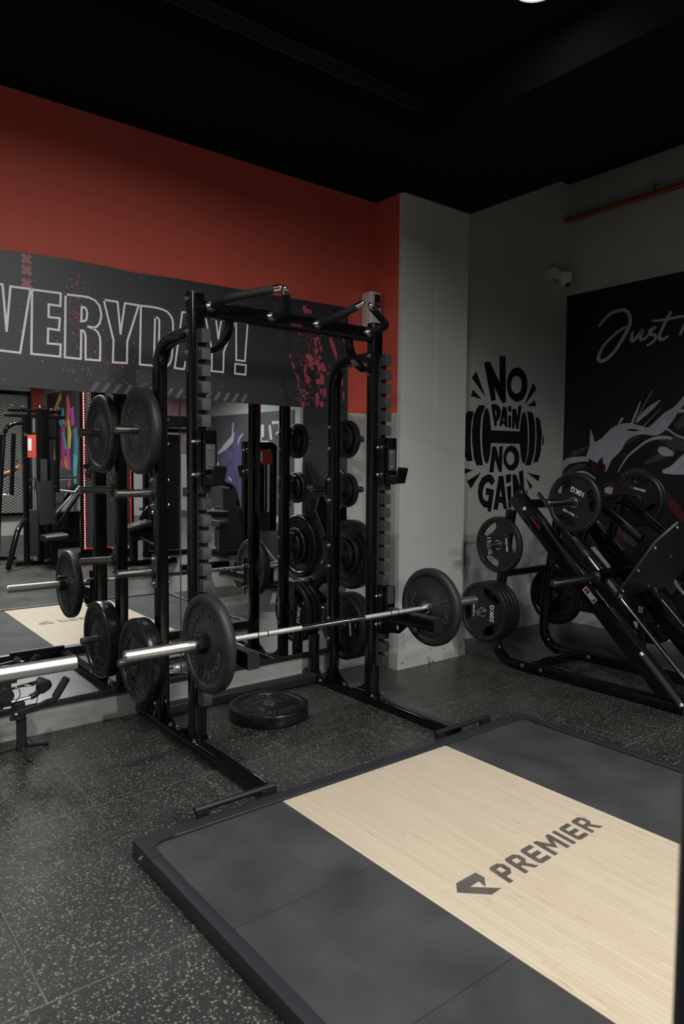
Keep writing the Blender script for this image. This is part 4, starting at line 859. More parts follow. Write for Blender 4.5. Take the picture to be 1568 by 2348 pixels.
# plates stored on the rack
bumper((1.475, 3.550, 1.589), .052, 'matt bumper plate on the highest left storage peg', 'bumper plates on the left pegs', turn=-60, both=True)
bumper((1.468, 3.550, .382), .084, 'thick shiny bumper plate on the lowest left storage peg', 'bumper plates on the left pegs', m='rubber_gloss', words=(('ROGUE', 75), ('ECHO', 160), ('ROGUE', 250), ('LB', 320)), both=True)
small_plate((2.818, 3.550, 1.590), .092, .024, 'smaller disc nearest the post on the highest right peg', 'small plates on the right pegs')
small_plate((2.850, 3.550, 1.588), .122, .036, 'larger disc outside the small one on the highest right peg', 'small plates on the right pegs')
small_plate((2.822, 3.550, 1.264), .088, .022, 'inner 2.5 plate on the second right peg down', 'small plates on the right pegs')
small_plate((2.851, 3.550, 1.263), .110, .030, 'outer 2.5 plate on the second right peg down', 'small plates on the right pegs', words=(('2.5', 300), ('2.5', 120)))
small_plate((2.818, 3.550, .848), .100, .022, 'smallest disc of the third right peg, nearest the post', 'small plates on the right pegs')
small_plate((2.843, 3.550, .847), .132, .024, 'middle disc of the third right peg against the big bumper plate', 'small plates on the right pegs', words=(('2.5', 250),))
bumper((2.894, 3.550, .847), .072, 'big shiny bumper plate behind the small discs on the third right peg', 'bumper plates on the right pegs', m='rubber_gloss', words=(('ROGUE', 315), ('ECHO', 90), ('ECHO', 200)), both=True)
for k, (xx, lb) in enumerate(((2.832, 'front 20KG grip plate with PREMIER lettering on the lowest right peg'), (2.872, 'second 20KG grip plate from the post on the lowest right peg'), (2.912, 'outermost 20KG grip plate on the lowest right peg'))):
    grip_plate((xx, 3.550, .383), .036, .216, lb, 'grip plates on the lowest right peg', turn=(-82, -100, -70)[k], flip=(k == 2))
bumper((2.130, 3.343, .0375), .075, 'shiny black bumper plate lying flat on the floor inside the rack', 'bumper plates', ax='Z', m='rubber_gloss')
# ------------------------------------------------------------------ leg press
lp = empty('leg_press', (4.3, 2.4, 0), 'black inclined leg press machine loaded with grip plates in front of the mural', 'leg press')
BL, BR_ = 4.03, 4.60
def up_line(y): return 1.257 - (3.08 - y) * .9973
for x in (BL, BR_):
    g = G(); g.sweep([(x, 3.08 + .042, 1.257 - .042), (x, 1.96 + .042, up_line(1.96) - .042)], rrect(.120, .056, .006) if False else rrect(.056, .120, .006), (0, -.707, .707)); b_ = part('inclined_beam', g, M['black'], lp)
    g = G(); g.sweep([(x, 3.128, 1.221), (x, 3.120, 1.213)], rrect(.062, .126, .006), (0, -.707, .707)); part('end_cap', g, M['plastic_black'], b_)
    for dy in (-.03, .02):
        g = G(); bolt(g, (x + dy, 3.060, 1.245), (0, -.707, .707), .010, .008); part('bolt', g, M['bolt'], b_)
    g = G(); g.sweep(rpath([(x, 1.90, .037), (x, 3.29, .037), (x, 3.262, .45), (x, 3.165, 1.12)], .20, 10), rrect(.066, .066, .018, 4) if False else rrect(.060, .070, .022, 4), (0, 0, 1)); part('base_rail', g, M['black'], lp)
    for yy in (2.87, 3.02):
        g = G(); bolt(g, (x - .031, yy, .045), (-1, 0, 0), .011, .010); part('bolt', g, M['bolt'], lp)
    g = G(); g.lathe([(0, .001), (0, .045), (.004, .045), (.004, .001)], (x, 2.95, 0), 'Z', 24, closed=False); part('floor_foot', g, M['plastic_black'], lp)
# guide rods and carriage
for x in (4.105, 4.525):
    o_ = .045 * .707
    g = G(); g.cyl((x, 3.03 - o_, up_line(3.03) + o_), (x, 1.86 - o_, up_line(1.86) + o_), .014, 20); part('guide_rod', g, M['rod'], lp, 'chrome guide rod')
    for yy in (2.74, 2.50):
        g = G(); g.cyl((x, yy - o_, up_line(yy) + o_), (x, yy - .11 - o_, up_line(yy - .11) + o_), .030, 20); part('slide_bearing', g, M['black_satin'], lp)
g = G(); g.sweep([(4.03, 3.06, 1.165), (4.60, 3.06, 1.165)], rrect(.06, .06, .008), (0, 0, 1)); part('top_crossmember', g, M['black'], lp)
g = G(); g.sweep([(4.06, 2.96, .050), (4.57, 2.96, .050)], rrect(.060, .050, .010), (0, 0, 1)); part('base_crossmember', g, M['black'], lp)
g = G(); g.sweep([(4.06, 3.235, .66), (4.57, 3.235, .66)], rrect(.050, .050, .010), (0, 0, 1)); part('rear_crossmember', g, M['black'], lp)
for x in (4.15, 4.50):
    g = G(); g.sweep([(x, 2.600, 1.215), (x, 2.262, .980)], rrect(.050, .060, .008), (0, 0, 1)); part('carriage_arm', g, M['black'], lp)
    g = G(); g.sweep([(x, 2.610, 1.190), (x, 2.690, .910)], rrect(.050, .050, .008), (0, 1, 0)); part('carriage_strut', g, M['black'], lp)
    g = G(); g.sweep([(x, 2.700, .925), (x, 2.400, .640)], rrect(.060, .050, .008), (0, -.707, .707)); part('carriage_rail', g, M['black'], lp)
g = G(); g.sweep([(3.99, 2.605, 1.205), (4.64, 2.605, 1.205)], rrect(.06, .06, .010), (0, 0, 1)); part('upper_crossbar', g, M['black'], lp)
g = G(); g.sweep([(4.03, 2.465, .742), (4.60, 2.465, .742)], rrect(.06, .06, .010), (0, 0, 1)); part('lower_crossbar', g, M['black'], lp)
def horn(y, z, x0, x1):
    s_ = 1 if x1 > x0 else -1
    g = G(); g.lathe([(x0, .001), (x0, .034), (x0 + s_ * .022, .034), (x0 + s_ * .024, .0235), (x1 - s_ * .012, .0235), (x1 - s_ * .004, .020), (x1, .012), (x1, .001)], (0, y, z), 'X', 28, closed=False)
    part('weight_horn', g, M['peg'] if False else M['strip_metal'], lp, 'dark steel weight horn')
M['strip_metal'] = mat('gunmetal', (0.16, 0.16, 0.165), 0.32, metal=1)
horn(2.605, 1.200, 3.99, 3.655); horn(2.605, 1.200, 4.64, 4.97); horn(2.465, .735, 4.00, 3.535); horn(2.465, .735, 4.63, 5.06)
# foot plate with tread bars
fn = V(0, -.707, -.707); fu = V(0, -.54, .84).normalized()
def fp(u, v, d): p = V(4.06 + u, 2.385, .62) + V(0, -.565, .825) * v; return (p.x, p.y - .82 * d, p.z - .56 * d)
g = G(); g.flat([[(0, .0), (.62, 0), (.62, .48), (.12, .59), (0, .42)]] if False else [[(0, 0), (.68, 0), (.68, .585), (.10, .585), (0, .44)]], .014, lambda u, v, d: fp(u, v, d + .001)); fpl = part('foot_plate', g, M['black_satin'], lp)
g = G()
for k in range(14): g.bar(fp(.06 if k < 10 else .11, .03 + k * .039, .0155), fp(.64, .03 + k * .039, .0155), .006, .004, .001, up=(0, -.82, -.56))
part('tread', g, M['black_satin'], fpl)
for (u, v) in ((.03, .05), (.03, .40), (.12, .55), (.40, .55), (.03, .22), (.34, .05), (.34, .30), (.30, .55)):
    g = G(); bolt(g, fp(u, v, .016), (0, -.82, -.56), .009, .003); part('bolt', g, M['bolt'], fpl)
# seat and back rest at the low end
g = G(); g.sweep([(4.315, 1.86, .225), (4.315, 1.45, .300)], rrect(.40, .075, .03, 4), (0, 0, 1)); part('seat_pad', g, M['pad'], lp)
g = G(); g.sweep([(4.315, 1.43, .32), (4.315, .86, .62)], rrect(.42, .08, .03, 4), (0, 0, 1)); part('back_pad', g, M['pad'], lp)
g = G(); g.sweep(rpath([(4.315, 1.93, .05), (4.315, 1.45, .20), (4.315, .90, .53)], .1), rrect(.08, .06, .01), (0, 0, 1)); part('seat_frame', g, M['black'], lp)
g = G(); g.sweep([(4.06, 1.95, .045), (4.57, 1.95, .045)], rrect(.07, .06, .01), (0, 0, 1)); part('front_crossmember', g, M['black'], lp)
g = G(); g.sweep([(4.315, 1.95, .04), (4.315, .82, .04)], rrect(.07, .06, .01), (0, 0, 1)); g.sweep([(4.315, .93, .04), (4.315, .93, .50)], rrect(.06, .06, .01), (0, 1, 0)); g.sweep([(4.02, .84, .035), (4.61, .84, .035)], rrect(.07, .06, .01), (0, 0, 1)); part('seat_base', g, M['black'], lp)
g = G(); g.cyl((3.975, 2.135, .305), (3.975, 1.905, .075), .020, 20); part('safety_handle', g, M['foam'], lp)
g = G(); g.cyl((3.975, 2.150, .320), (3.975, 2.135, .305), .018, 20); g.cyl((3.975, 1.905, .075), (3.975, 1.893, .063), .018, 20); g.cyl((4.0, 2.12, .285), (3.975, 2.12, .29), .010, 10); part('handle_tip', g, M['bolt'], lp, 'bright handle tip')
# lettering on the beam side: runs down along the beam
def bm(u, v, d):    # u down the beam, v across
    y0, z0 = 2.955, 1.055
    return (BL - .0285 - d, y0 - .707 * u + .707 * -v * -1 * -1 * 0 - .707 * v * 1, z0 - .707 * u + .707 * v)
g = G(); g.text('PREMIER', .027, .0008, lambda u, v, d: bm(u * 1.15 + .02, v, d)); part('brand_lettering', g, M['red_letter'], lp, 'red lettering')
g = G(); g.flat([[(-.125, .006), (-.112, .018), (-.098, .006), (-.106, -.010), (-.118, -.012)]], .0008, bm); part('brand_mark', g, M['white'], lp)
g = G()
def bm2(u, v, d): u, v = u * .85, v * .85; return (BL - .0285 - d, 2.515 - .707 * u - .707 * v, .612 - .707 * u + .707 * v)
g.flat([[(-.065, -.022), (.065, -.022), (.065, .022), (-.065, .022)], [(-.061, -.019), (.061, -.019), (.061, .019), (-.061, .019)]], .0008, bm2)
for i, v in enumerate((.012, .004, -.004, -.012)): g.flat([[(-.015, v - .002), (.05 - .012 * (i % 2), v - .002), (.05 - .012 * (i % 2), v + .002), (-.015, v + .002)]], .0008, bm2)
wl = part('warning_label', g, M['white'], lp, 'small white-lined warning label')
g = G(); g.flat([[(-.056, -.014), (-.024, -.014), (-.024, .014), (-.056, .014)]], .0008, bm2); part('warning_square', g, M['red_letter'], wl)
# storage pegs on the rear posts
def lpeg(x0, x1, y, z):
    g = G(); g.cyl((x0, y, z), (x1, y, z), .0225, 24); part('storage_peg', g, M['peg'], lp, 'dull nickel storage peg')
lpeg(4.00, 3.805, 3.255, .400); lpeg(4.00, 3.835, 3.200, .875); lpeg(4.63, 4.86, 3.255, .43)
g = G(); g.sweep([(4.63, 2.50, .05), (4.63, 2.50, .42)], rrect(.05, .05, .008), (0, 1, 0)); part('side_post', g, M['black'], lp)
lpeg(4.655, 4.80, 2.50, .385)
# plates on it
grip_plate((3.945, 3.200, .875), .034, .198, '15KG grip plate alone on the upper peg at the rear of the leg press', 'grip plates on the leg press', kg='15 KG', turn=-82)
for k in range(4):
    lb = ('front 20KG grip plate of the low stack behind the barbell plate', 'second 20KG grip plate from the front of the low stack', 'third 20KG grip plate from the front of the low stack', 'rearmost 20KG grip plate of the low stack, nearest the leg press post')[k]
    grip_plate((3.862 + k * .0388, 3.255, .400), .036, .213, lb, 'stack of grip plates on the leg press', turn=(90, 60, 85, 100)[k], plain=k > 0)
grip_plate((3.945, 2.605, 1.197), .036, .190, '10KG grip plate on the upper left horn of the leg press', 'grip plates on the leg press', kg='10KG', turn=157)
grip_plate((4.70, 2.605, 1.200), .036, .190, '10KG grip plate half hidden on the far upper horn of the leg press', 'grip plates on the leg press', kg='10KG', turn=-12)
grip_plate((4.745, 2.605, 1.199), .036, .190, 'second grip plate behind the half hidden 10KG plate on the far horn', 'grip plates on the leg press', kg='10KG', turn=160, plain=True)
bumper((4.71, 3.255, .428), .060, 'large black bumper plate seen through the leg press frame near the wall', 'bumper plates on the leg press', m='rubber_gloss')
grip_plate((4.742, 2.50, .383), .036, .190, '20KG grip plate low on the far side of the leg press under the guide rods', 'grip plates on the leg press', turn=-97)

# ------------------------------------------------------------------ near-left barbell and bench posts, near-right post
t = barbell(0, .773 - 2.2, 2.43, .735, 'satin steel barbell end reaching in from the left edge, nearest the camera')
for xx, lb in ((-.02, 'bench'),):
    t = empty('bench_rack', (-.32, 2.45, 0), 'black bench press uprights holding the near barbell, just left of the picture', 'bench rack')
    for x in (.16, -.80):
        g = G(); g.sweep([(x, 2.50, .05), (x, 2.50, .86)], rrect(.07, .06, .008), (0, 1, 0)); part('upright', g, M['black'], t)
        g = G(); g.flat([[(2.47, .70), (2.395, .700), (2.375, .76), (2.39, .765), (2.408, .720), (2.47, .720)]], .05, lambda u, v, d: (x - .025 + d, u, v)); part('hook', g, M['black'], t)
        g = G(); g.sweep([(x, 2.15, .03), (x, 2.85, .03)], rrect(.07, .06, .008), (0, 0, 1)); part('base_rail', g, M['black'], t)
    g = G(); g.sweep([(.16, 2.50, .30), (-.80, 2.50, .30)], rrect(.06, .06, .008), (0, 0, 1)); part('crossmember', g, M['black'], t)
t = empty('machine_post', (.641, .273, 0), 'blurred black machine post at the lower right edge, closest to the camera', 'post')
g = G(); g.tube([(.641, .273, .02), (.648, .273, 1.30)], .030, 28, up=(0, 1, 0)); part('post', g, M['black_satin'], t)
g = G(); g.lathe([(0, .001), (0, .06), (.012, .06), (.018, .05), (.018, .001)], (.641, .273, 0), 'Z', 28, closed=False); part('foot_plate', g, M['black_satin'], t)
g = G(); g.ball((.648, .273, 1.30), .0305, 20, 10, (1, 1, .4)); part('end_cap', g, M['plastic_black'], t)

# ------------------------------------------------------------------ camera gimbal standing by the mirror
t = empty('camera_gimbal', (.88, 3.60, 0), 'black camera gimbal on a small tripod standing by the mirror skirting at left', 'gimbal')
GY = 3.61
for (ex, ey) in ((.890, 3.485), (1.010, 3.655), (.700, 3.660)):
    g = G(); d = V(ex, ey, .010); c = V(.880, GY, .040); g.sweep([c, d], rrect(.022, .016, .006), (0, 0, 1)); g.ball((ex, ey, .011), .011); part('tripod_leg', g, M['plastic_black'], t)
g = G(); g.cyl((.880, GY, .022), (.880, GY, .062), .026, 20); part('tripod_hub', g, M['plastic_black'], t)
g = G(); g.sweep([(.880, GY, .058), (.881, GY, .185)], rrect(.044, .042, .015, 4), (0, 1, 0)); part('grip', g, M['foam'], t)
g = G(); g.sweep([(.868, GY, .183), (.868, GY, .262)], rrect(.055, .060, .010), (0, 1, 0)); g.box((.838, GY - .010, .190), (.022, .02, .016)); g.sweep([(.905, GY, .20), (.895, GY, .215)], rrect(.03, .03, .008), (1, 0, 0)); part('control_body', g, M['plastic_black'], t)
g = G(); g.box((.850, GY - .034, .217), (.014, .010, .010)); part('trigger', g, M['chrome'], t)
g = G(); g.cyl((.826, GY - .004, .268), (.930, GY - .004, .276), .008, 14); g.cyl((.826, GY + .014, .266), (.930, GY + .014, .274), .006, 14); part('slide_rail', g, M['steel'], t)
g = G(); g.tube(rpath([(.925, GY, .275), (.955, GY, .285), (.985, GY + .005, .325)], .03), .014, 16, up=(0, 1, 0)); part('roll_arm', g, M['plastic_black'], t)
g = G(); g.cyl((.972, GY - .022, .318), (1.006, GY + .026, .316), .029, 28); part('roll_motor', g, M['plastic_black'], t)
g = G(); g.cyl((.962, GY - .005, .350), (.985, GY, .338), .022, 20); part('tilt_motor', g, M['strip'], t)
g = G(); g.flat([[(.822, .334), (.950, .350), (.965, .345), (.940, .328), (.880, .332), (.822, .322)], circ(.862, .333, .006, 12), circ(.905, .339, .006, 12)], .010, lambda u, v, d: (u, GY + d, v)); part('camera_plate', g, M['plastic_black'], t)
g = G(); g.sweep([(.795, GY, .26), (.795, GY, .385)], rrect(.075, .075, .008), (0, 1, 0)); g.box((.835, GY - .01, .388), (.045, .05, .040)); cb = part('camera_body', g, M['plastic_black'], t)
g = G(); g.cyl((.795, GY - .037, .33), (.795, GY - .10, .33), .034, 24); part('lens', g, M['plastic_black'], cb)
g = G(); g.sweep(rpath([(.862, GY - .036, .218), (.955, GY - .040, .232), (.985, GY - .036, .246), (1.030, GY - .03, .248)], .03), rrect(.010, .030, .003), (0, 0, 1)); part('side_arm', g, M['plastic_black'], t)
g = G(); g.cyl((1.020, GY - .03, .240), (1.036, GY - .03, .264), .015, 18); g.cyl((1.034, GY - .03, .262), (1.088, GY - .03, .345), .0195, 22); g.cyl((1.088, GY - .03, .345), (1.092, GY - .03, .351), .017, 22); part('side_handle', g, M['foam'], t)
g = G(); g.tube(rpath([(.868, GY - .02, .335), (.874, GY - .03, .300), (.846, GY - .03, .272), (.840, GY - .02, .262)], .02), .0022, 8); part('cable', g, M['plastic_black'], t); g = G(); g.tube(rpath([(.950, GY - .02, .33), (.952, GY - .03, .28), (.935, GY - .03, .22)], .02), .0020, 8); part('cable', g, M['plastic_black'], t)
# ------------------------------------------------------------------ the rest of the gym, seen in the mirror
def box_bar(g, a, b, w_=.06, h_=.06, up=(0, 0, 1)): return g.sweep([a, b], rrect(w_, h_, .008), up)
# cable tower with red placard
t = empty('cable_tower', (2.74, -2.45, 0), 'tall black weight machine with a red placard, mirrored at far left', 'weight machine')
g = G(); box_bar(g, (2.58, -2.42, 0.03), (2.58, -2.42, 2.02), .07, .07, (0, 1, 0)); part('front_column', g, M['black'], t)
g = G(); box_bar(g, (2.80, -2.42, 0.03), (2.80, -2.42, 2.10), .16, .10, (0, 1, 0)); part('main_column', g, M['black'], t)
g = G(); box_bar(g, (2.90, -2.44, .05), (2.90, -2.44, 1.42), .14, .03, (0, 1, 0)); part('stack_shroud', g, M['black_satin'], t)
g = G(); g.box((2.655, -2.385, 1.60), (.11, .015, .30)); pc = part('placard', g, M['red_panel'], t, 'red placard')
g = G(); g.box((2.628, -2.376, 1.62), (.045, .004, .16)); part('printed_note', g, M['white'], pc)
g = G(); g.box((2.80, -2.365, 1.28), (.085, .006, .30)); part('instruction_plate', g, M['strip'], t)
for x in (2.65, 2.69):
    g = G(); g.cyl((x, -2.43, .10), (x, -2.43, 1.72), .010, 10); part('guide_rod', g, M['chrome'], t)
for k in range(15):
    g = G(); g.box((2.67, -2.43, .14 + k * .042), (.12, .10, .038)); part('stack_plate', g, M['strip'], t)
for z, x0, x1 in ((2.07, 2.38, 3.05), (2.00, 2.33, 3.10), (1.72, 2.58, 3.02)):
    g = G(); box_bar(g, (x0, -2.42, z), (x1, -2.42, z), .05, .045); part('cross_arm', g, M['black'], t)
g = G(); g.tube(rpath([(2.30, -2.40, 1.72), (2.38, -2.40, 1.88), (2.62, -2.42, 1.92)], .12), .028, 12); part('curved_arm', g, M['black'], t)
g = G(); box_bar(g, (2.30, -2.38, 1.74), (2.14, -2.20, .10), .06, .05); part('side_leg', g, M['black'], t)
g = G(); box_bar(g, (2.44, -2.42, 1.76), (2.40, -2.42, .95), .05, .05, (0, 1, 0)); part('lever', g, M['black'], t)
g = G(); box_bar(g, (2.98, -2.38, 1.98), (2.98, -2.38, .98), .05, .05, (0, 1, 0)); part('hanging_arm', g, M['black'], t)
for (x, z) in ((2.42, 2.12), (2.56, 2.12), (2.92, 2.10), (3.02, 2.12), (2.30, 1.74), (2.98, 1.75), (2.58, 1.75), (2.34, .98), (2.97, 1.06)):
    g = G(); bolt(g, (x, -2.385, z), (0, 1, 0), .018, .012); part('bolt', g, M['bolt'], t)
g = G(); g.lathe([(2.12, .001), (2.12, .07), (2.15, .06), (2.15, .001)], (2.78, -2.42, 0), 'Z', 24, closed=False); part('pulley_cover', g, M['black'], t)
g = G(); g.box((2.72, -2.45, .03), (.60, .22, .06)); part('base', g, M['black'], t)
g = G(); g.tube(rpath([(2.56, -2.35, .62), (2.42, -2.2, .52), (2.22, -1.9, .04)], .1), .035, 12); part('front_leg', g, M['black'], t)
# upright bench in front of it
t = empty('upright_bench', (2.78, -1.95, 0), 'black upright bench with tall back pad, mirrored before the weight machine', 'bench')
g = G(); g.sweep([(2.77, -2.10, .57), (2.73, -2.14, 1.14)], rrect(.22, .07, .04, 4), (0, 1, 0)); part('back_pad', g, M['pad'], t)
g = G(); g.sweep([(2.66, -1.95, .40), (2.94, -1.95, .42)], rrect(.30, .075, .03, 4), (0, 0, 1)); part('seat', g, M['pad'], t)
g = G(); box_bar(g, (2.80, -2.12, .04), (2.78, -2.14, .60), .07, .06, (0, 1, 0)); part('post', g, M['black'], t)
g = G(); box_bar(g, (2.79, -1.95, .04), (2.79, -1.95, .37), .09, .09, (0, 1, 0)); part('seat_post', g, M['black'], t)
g = G(); box_bar(g, (2.79, -2.25, .03), (2.79, -1.70, .03), .08, .06); part('base', g, M['black'], t)
g = G(); g.cyl((2.72, -1.90, .12), (2.66, -1.86, .12), .018, 12); part('knob', g, M['bolt'], t)
# plate loaded incline machine farther back
t = empty('incline_machine', (3.35, -4.1, 0), 'black incline press machine with chrome arms, mirrored below the coloured mural', 'exercise machine')
g = G(); g.sweep([(3.34, -4.0, .55), (3.62, -4.25, 1.28)], rrect(.28, .07, .03, 4), (0, 1, 0)); part('back_pad', g, M['pad'], t)
g = G(); g.sweep([(3.16, -3.95, .50), (3.36, -3.95, .52)], rrect(.30, .07, .03, 4), (0, 0, 1)); part('seat', g, M['pad'], t)
for dy in (-.22, .22):
    g = G(); g.cyl((3.05, -4.0 + dy, 1.10), (3.72, -4.1 + dy, 1.14), .022, 12); part('press_arm', g, M['chrome'], t, 'chrome arm')
    g = G(); g.cyl((3.10, -4.0 + dy, .98), (3.70, -4.1 + dy, .90), .020, 12); part('handle', g, M['bolt'], t)
    g = G(); box_bar(g, (3.18, -4.0 + dy, .06), (3.86, -4.15 + dy, 1.02), .06, .05); part('frame_leg', g, M['black'], t)
g = G(); g.cyl((3.24, -3.85, .42), (3.78, -3.9, 1.0), .018, 12); part('guide_rod', g, M['chrome'], t)
g = G(); box_bar(g, (3.05, -4.1, .04), (3.95, -4.1, .04), .10, .08); g.box((3.65, -4.15, .34), (.45, .40, .5)); part('base', g, M['black'], t)
# chest press with a person holding its handle at the far left edge
t = empty('chest_press', (2.05, -2.95, 0), 'black chest press machine cut by the left edge, mirrored behind the weight machine', 'exercise machine')
g = G(); box_bar(g, (1.86, -3.25, .04), (1.86, -3.25, 1.55), .10, .08, (0, 1, 0)); part('column', g, M['black'], t)
g = G(); box_bar(g, (1.86, -3.25, 1.60), (2.48, -3.10, 1.62), .26, .22); part('top_housing', g, M['black_satin'], t)
for x in (2.33, 2.43):
    g = G(); box_bar(g, (x, -3.05, 1.55), (x - .08, -3.0, .10), .045, .045, (0, 1, 0)); part('arm', g, M['black'], t)
g = G(); g.cyl((2.50, -2.62, 1.26), (2.52, -2.60, 1.42), .016, 12); g.cyl((2.40, -2.98, 1.24), (2.50, -2.62, 1.27), .016, 12); part('handle', g, M['bolt'], t)
g = G(); g.sweep([(1.85, -2.98, .44), (1.85, -2.55, .46)], rrect(.34, .07, .03, 4), (0, 0, 1)); part('seat', g, M['pad'], t)
g = G(); g.sweep([(1.85, -3.06, .55), (1.85, -3.12, 1.18)], rrect(.28, .06, .03, 4), (1, 0, 0)); part('back_pad', g, M['pad'], t)
g = G(); box_bar(g, (1.85, -2.75, .04), (1.85, -2.75, .42), .09, .08, (0, 1, 0)); box_bar(g, (1.85, -3.35, .03), (1.85, -2.35, .03), .10, .06); box_bar(g, (1.5, -3.3, .03), (2.6, -3.05, .03), .08, .06); part('base', g, M['black'], t)
g = G(); g.cyl((2.36, -2.98, .92), (2.50, -2.92, .92), .024, 12); part('weight_horn', g, M['steel'], t)

def skin_mesh(name, joints, bones, m, parent=None, levels=2, loc=(0, 0, 0)):
    me = bpy.data.meshes.new(name)
    ks = list(joints); me.from_pydata([tuple(joints[k][c] - loc[c] for c in range(3)) for k in ks], [(ks.index(a), ks.index(b)) for a, b in bones], [])
    o = bpy.data.objects.new(name, me); COL.objects.link(o)
    sk = o.modifiers.new('skin', 'SKIN'); sk.use_smooth_shade = True
    for i, k in enumerate(ks):
        r_ = joints[k][3]; r2 = joints[k][4] if len(joints[k]) > 4 else r_
        me.skin_vertices[0].data[i].radius = (r_, r2)
    me.skin_vertices[0].data[0].use_root = True
    sb = o.modifiers.new('subdivision', 'SUBSURF'); sb.levels = levels; sb.render_levels = levels
    me.materials.append(m)
    if parent: o.parent = parent
    return o
PX, PY = 1.85, -2.88     # seated, facing the mirror, arms out to the handles
t = empty('person', (PX, PY, .48), 'person seated at the far left edge, forearm raised to grip a machine handle, mirrored', 'person')
J = {'pelvis': (PX, PY, .58, .14, .11), 'belly': (PX, PY - .01, .76, .13, .10), 'chest': (PX, PY - .01, .97, .16, .11), 'neck0': (PX, PY, 1.12, .07), 'neck': (PX, PY + .01, 1.18, .052),
     'head0': (PX, PY + .03, 1.25, .070, .080), 'head': (PX, PY + .035, 1.33, .078, .095), 'crown': (PX, PY + .03, 1.40, .060, .075)}
B = [('pelvis', 'belly'), ('belly', 'chest'), ('chest', 'neck0'), ('neck0', 'neck'), ('neck', 'head0'), ('head0', 'head'), ('head', 'crown')]
for s_, n in ((1, 'r'), (-1, 'l')):
    sx = lambda v: PX + s_ * v
    J.update({n + 'sh': (sx(.19), PY, 1.08, .062), n + 'el': (sx(.42), PY + .10, 1.16, .045), n + 'fa': (sx(.50), PY + .16, 1.20, .042), n + 'wr': (sx(.62), PY + .25, 1.26, .027), n + 'pa': (sx(.655), PY + .275, 1.30, .034, .020),
              n + 'hip': (sx(.10), PY + .06, .56, .095), n + 'kn': (sx(.17), PY + .46, .54, .060), n + 'ca': (sx(.18), PY + .47, .34, .055), n + 'an': (sx(.18), PY + .46, .10, .036), n + 'toe': (sx(.20), PY + .62, .045, .036, .03)})
    B += [('chest', n + 'sh'), (n + 'sh', n + 'el'), (n + 'el', n + 'fa'), (n + 'fa', n + 'wr'), (n + 'wr', n + 'pa'), ('pelvis', n + 'hip'), (n + 'hip', n + 'kn'), (n + 'kn', n + 'ca'), (n + 'ca', n + 'an'), (n + 'an', n + 'toe')]
    for f in range(4):      # fingers curled round the grip
        fz = 1.283 + f * .021
        J[n + 'f%da' % f] = (sx(.690), PY + .275, fz, .009); J[n + 'f%db' % f] = (sx(.705), PY + .305, fz, .008); J[n + 'f%dc' % f] = (sx(.680), PY + .318 - .002 * f, fz, .007)
        B += [(n + 'pa', n + 'f%da' % f), (n + 'f%da' % f, n + 'f%db' % f), (n + 'f%db' % f, n + 'f%dc' % f)]
    J[n + 'ta'] = (sx(.640), PY + .300, 1.300, .010); J[n + 'tb'] = (sx(.655), PY + .322, 1.325, .008)
    B += [(n + 'pa', n + 'ta'), (n + 'ta', n + 'tb')]
skin_mesh('body', J, B, M['skin'], t, 2, (PX, PY, .48))
Sh = {'pelvis': (PX, PY, .56, .15, .12), 'belly': (PX, PY - .01, .76, .142, .112), 'chest': (PX, PY - .01, .98, .172, .122), 'neck0': (PX, PY, 1.115, .085),
      'rsh': (PX + .19, PY, 1.085, .075), 'rs2': (PX + .30, PY + .05, 1.12, .066), 'lsh': (PX - .19, PY, 1.085, .075), 'ls2': (PX - .30, PY + .05, 1.12, .066)}
skin_mesh('shirt', Sh, [('pelvis', 'belly'), ('belly', 'chest'), ('chest', 'neck0'), ('chest', 'rsh'), ('rsh', 'rs2'), ('chest', 'lsh'), ('lsh', 'ls2')], M['cloth_blue'], t, 2, (PX, PY, .48))
Tr = {'p': (PX, PY, .575, .155, .125)}
Tb = []
for s_, n in ((1, 'r'), (-1, 'l')):
    Tr.update({n + 'h': (PX + s_ * .10, PY + .06, .56, .107), n + 'k': (PX + s_ * .17, PY + .44, .54, .078)}); Tb += [('p', n + 'h'), (n + 'h', n + 'k')]
skin_mesh('shorts', Tr, Tb, M['cloth_dark'], t, 2, (PX, PY, .48))
g = G(); g.ball((PX, PY + .015, 1.375), .098, 20, 12, (.88, 1.05, .85)); part('hair', g, M['hair'], t)
g = G(); g.ball((PX, PY + .128, 1.315), .016, 10, 6, (.8, 1.3, 1.2)); part('nose', g, M['skin'], t)
for s_ in (1, -1):
    g = G(); g.ball((PX + s_ * .085, PY + .03, 1.315), .022, 10, 6, (.4, .8, 1.2)); part('ear', g, M['skin'], t)
    g = G(); g.ball((PX + s_ * .030, PY + .118, 1.338), .010, 8, 6); part('eye', g, M['hair'], t)
g = G(); g.box((PX, PY + .122, 1.275), (.045, .008, .008)); part('mouth', g, M['red_panel'], t)

M['mesh_pale'] = mat('mesh_backing_pale', (0.46, 0.47, 0.44), 0.7)
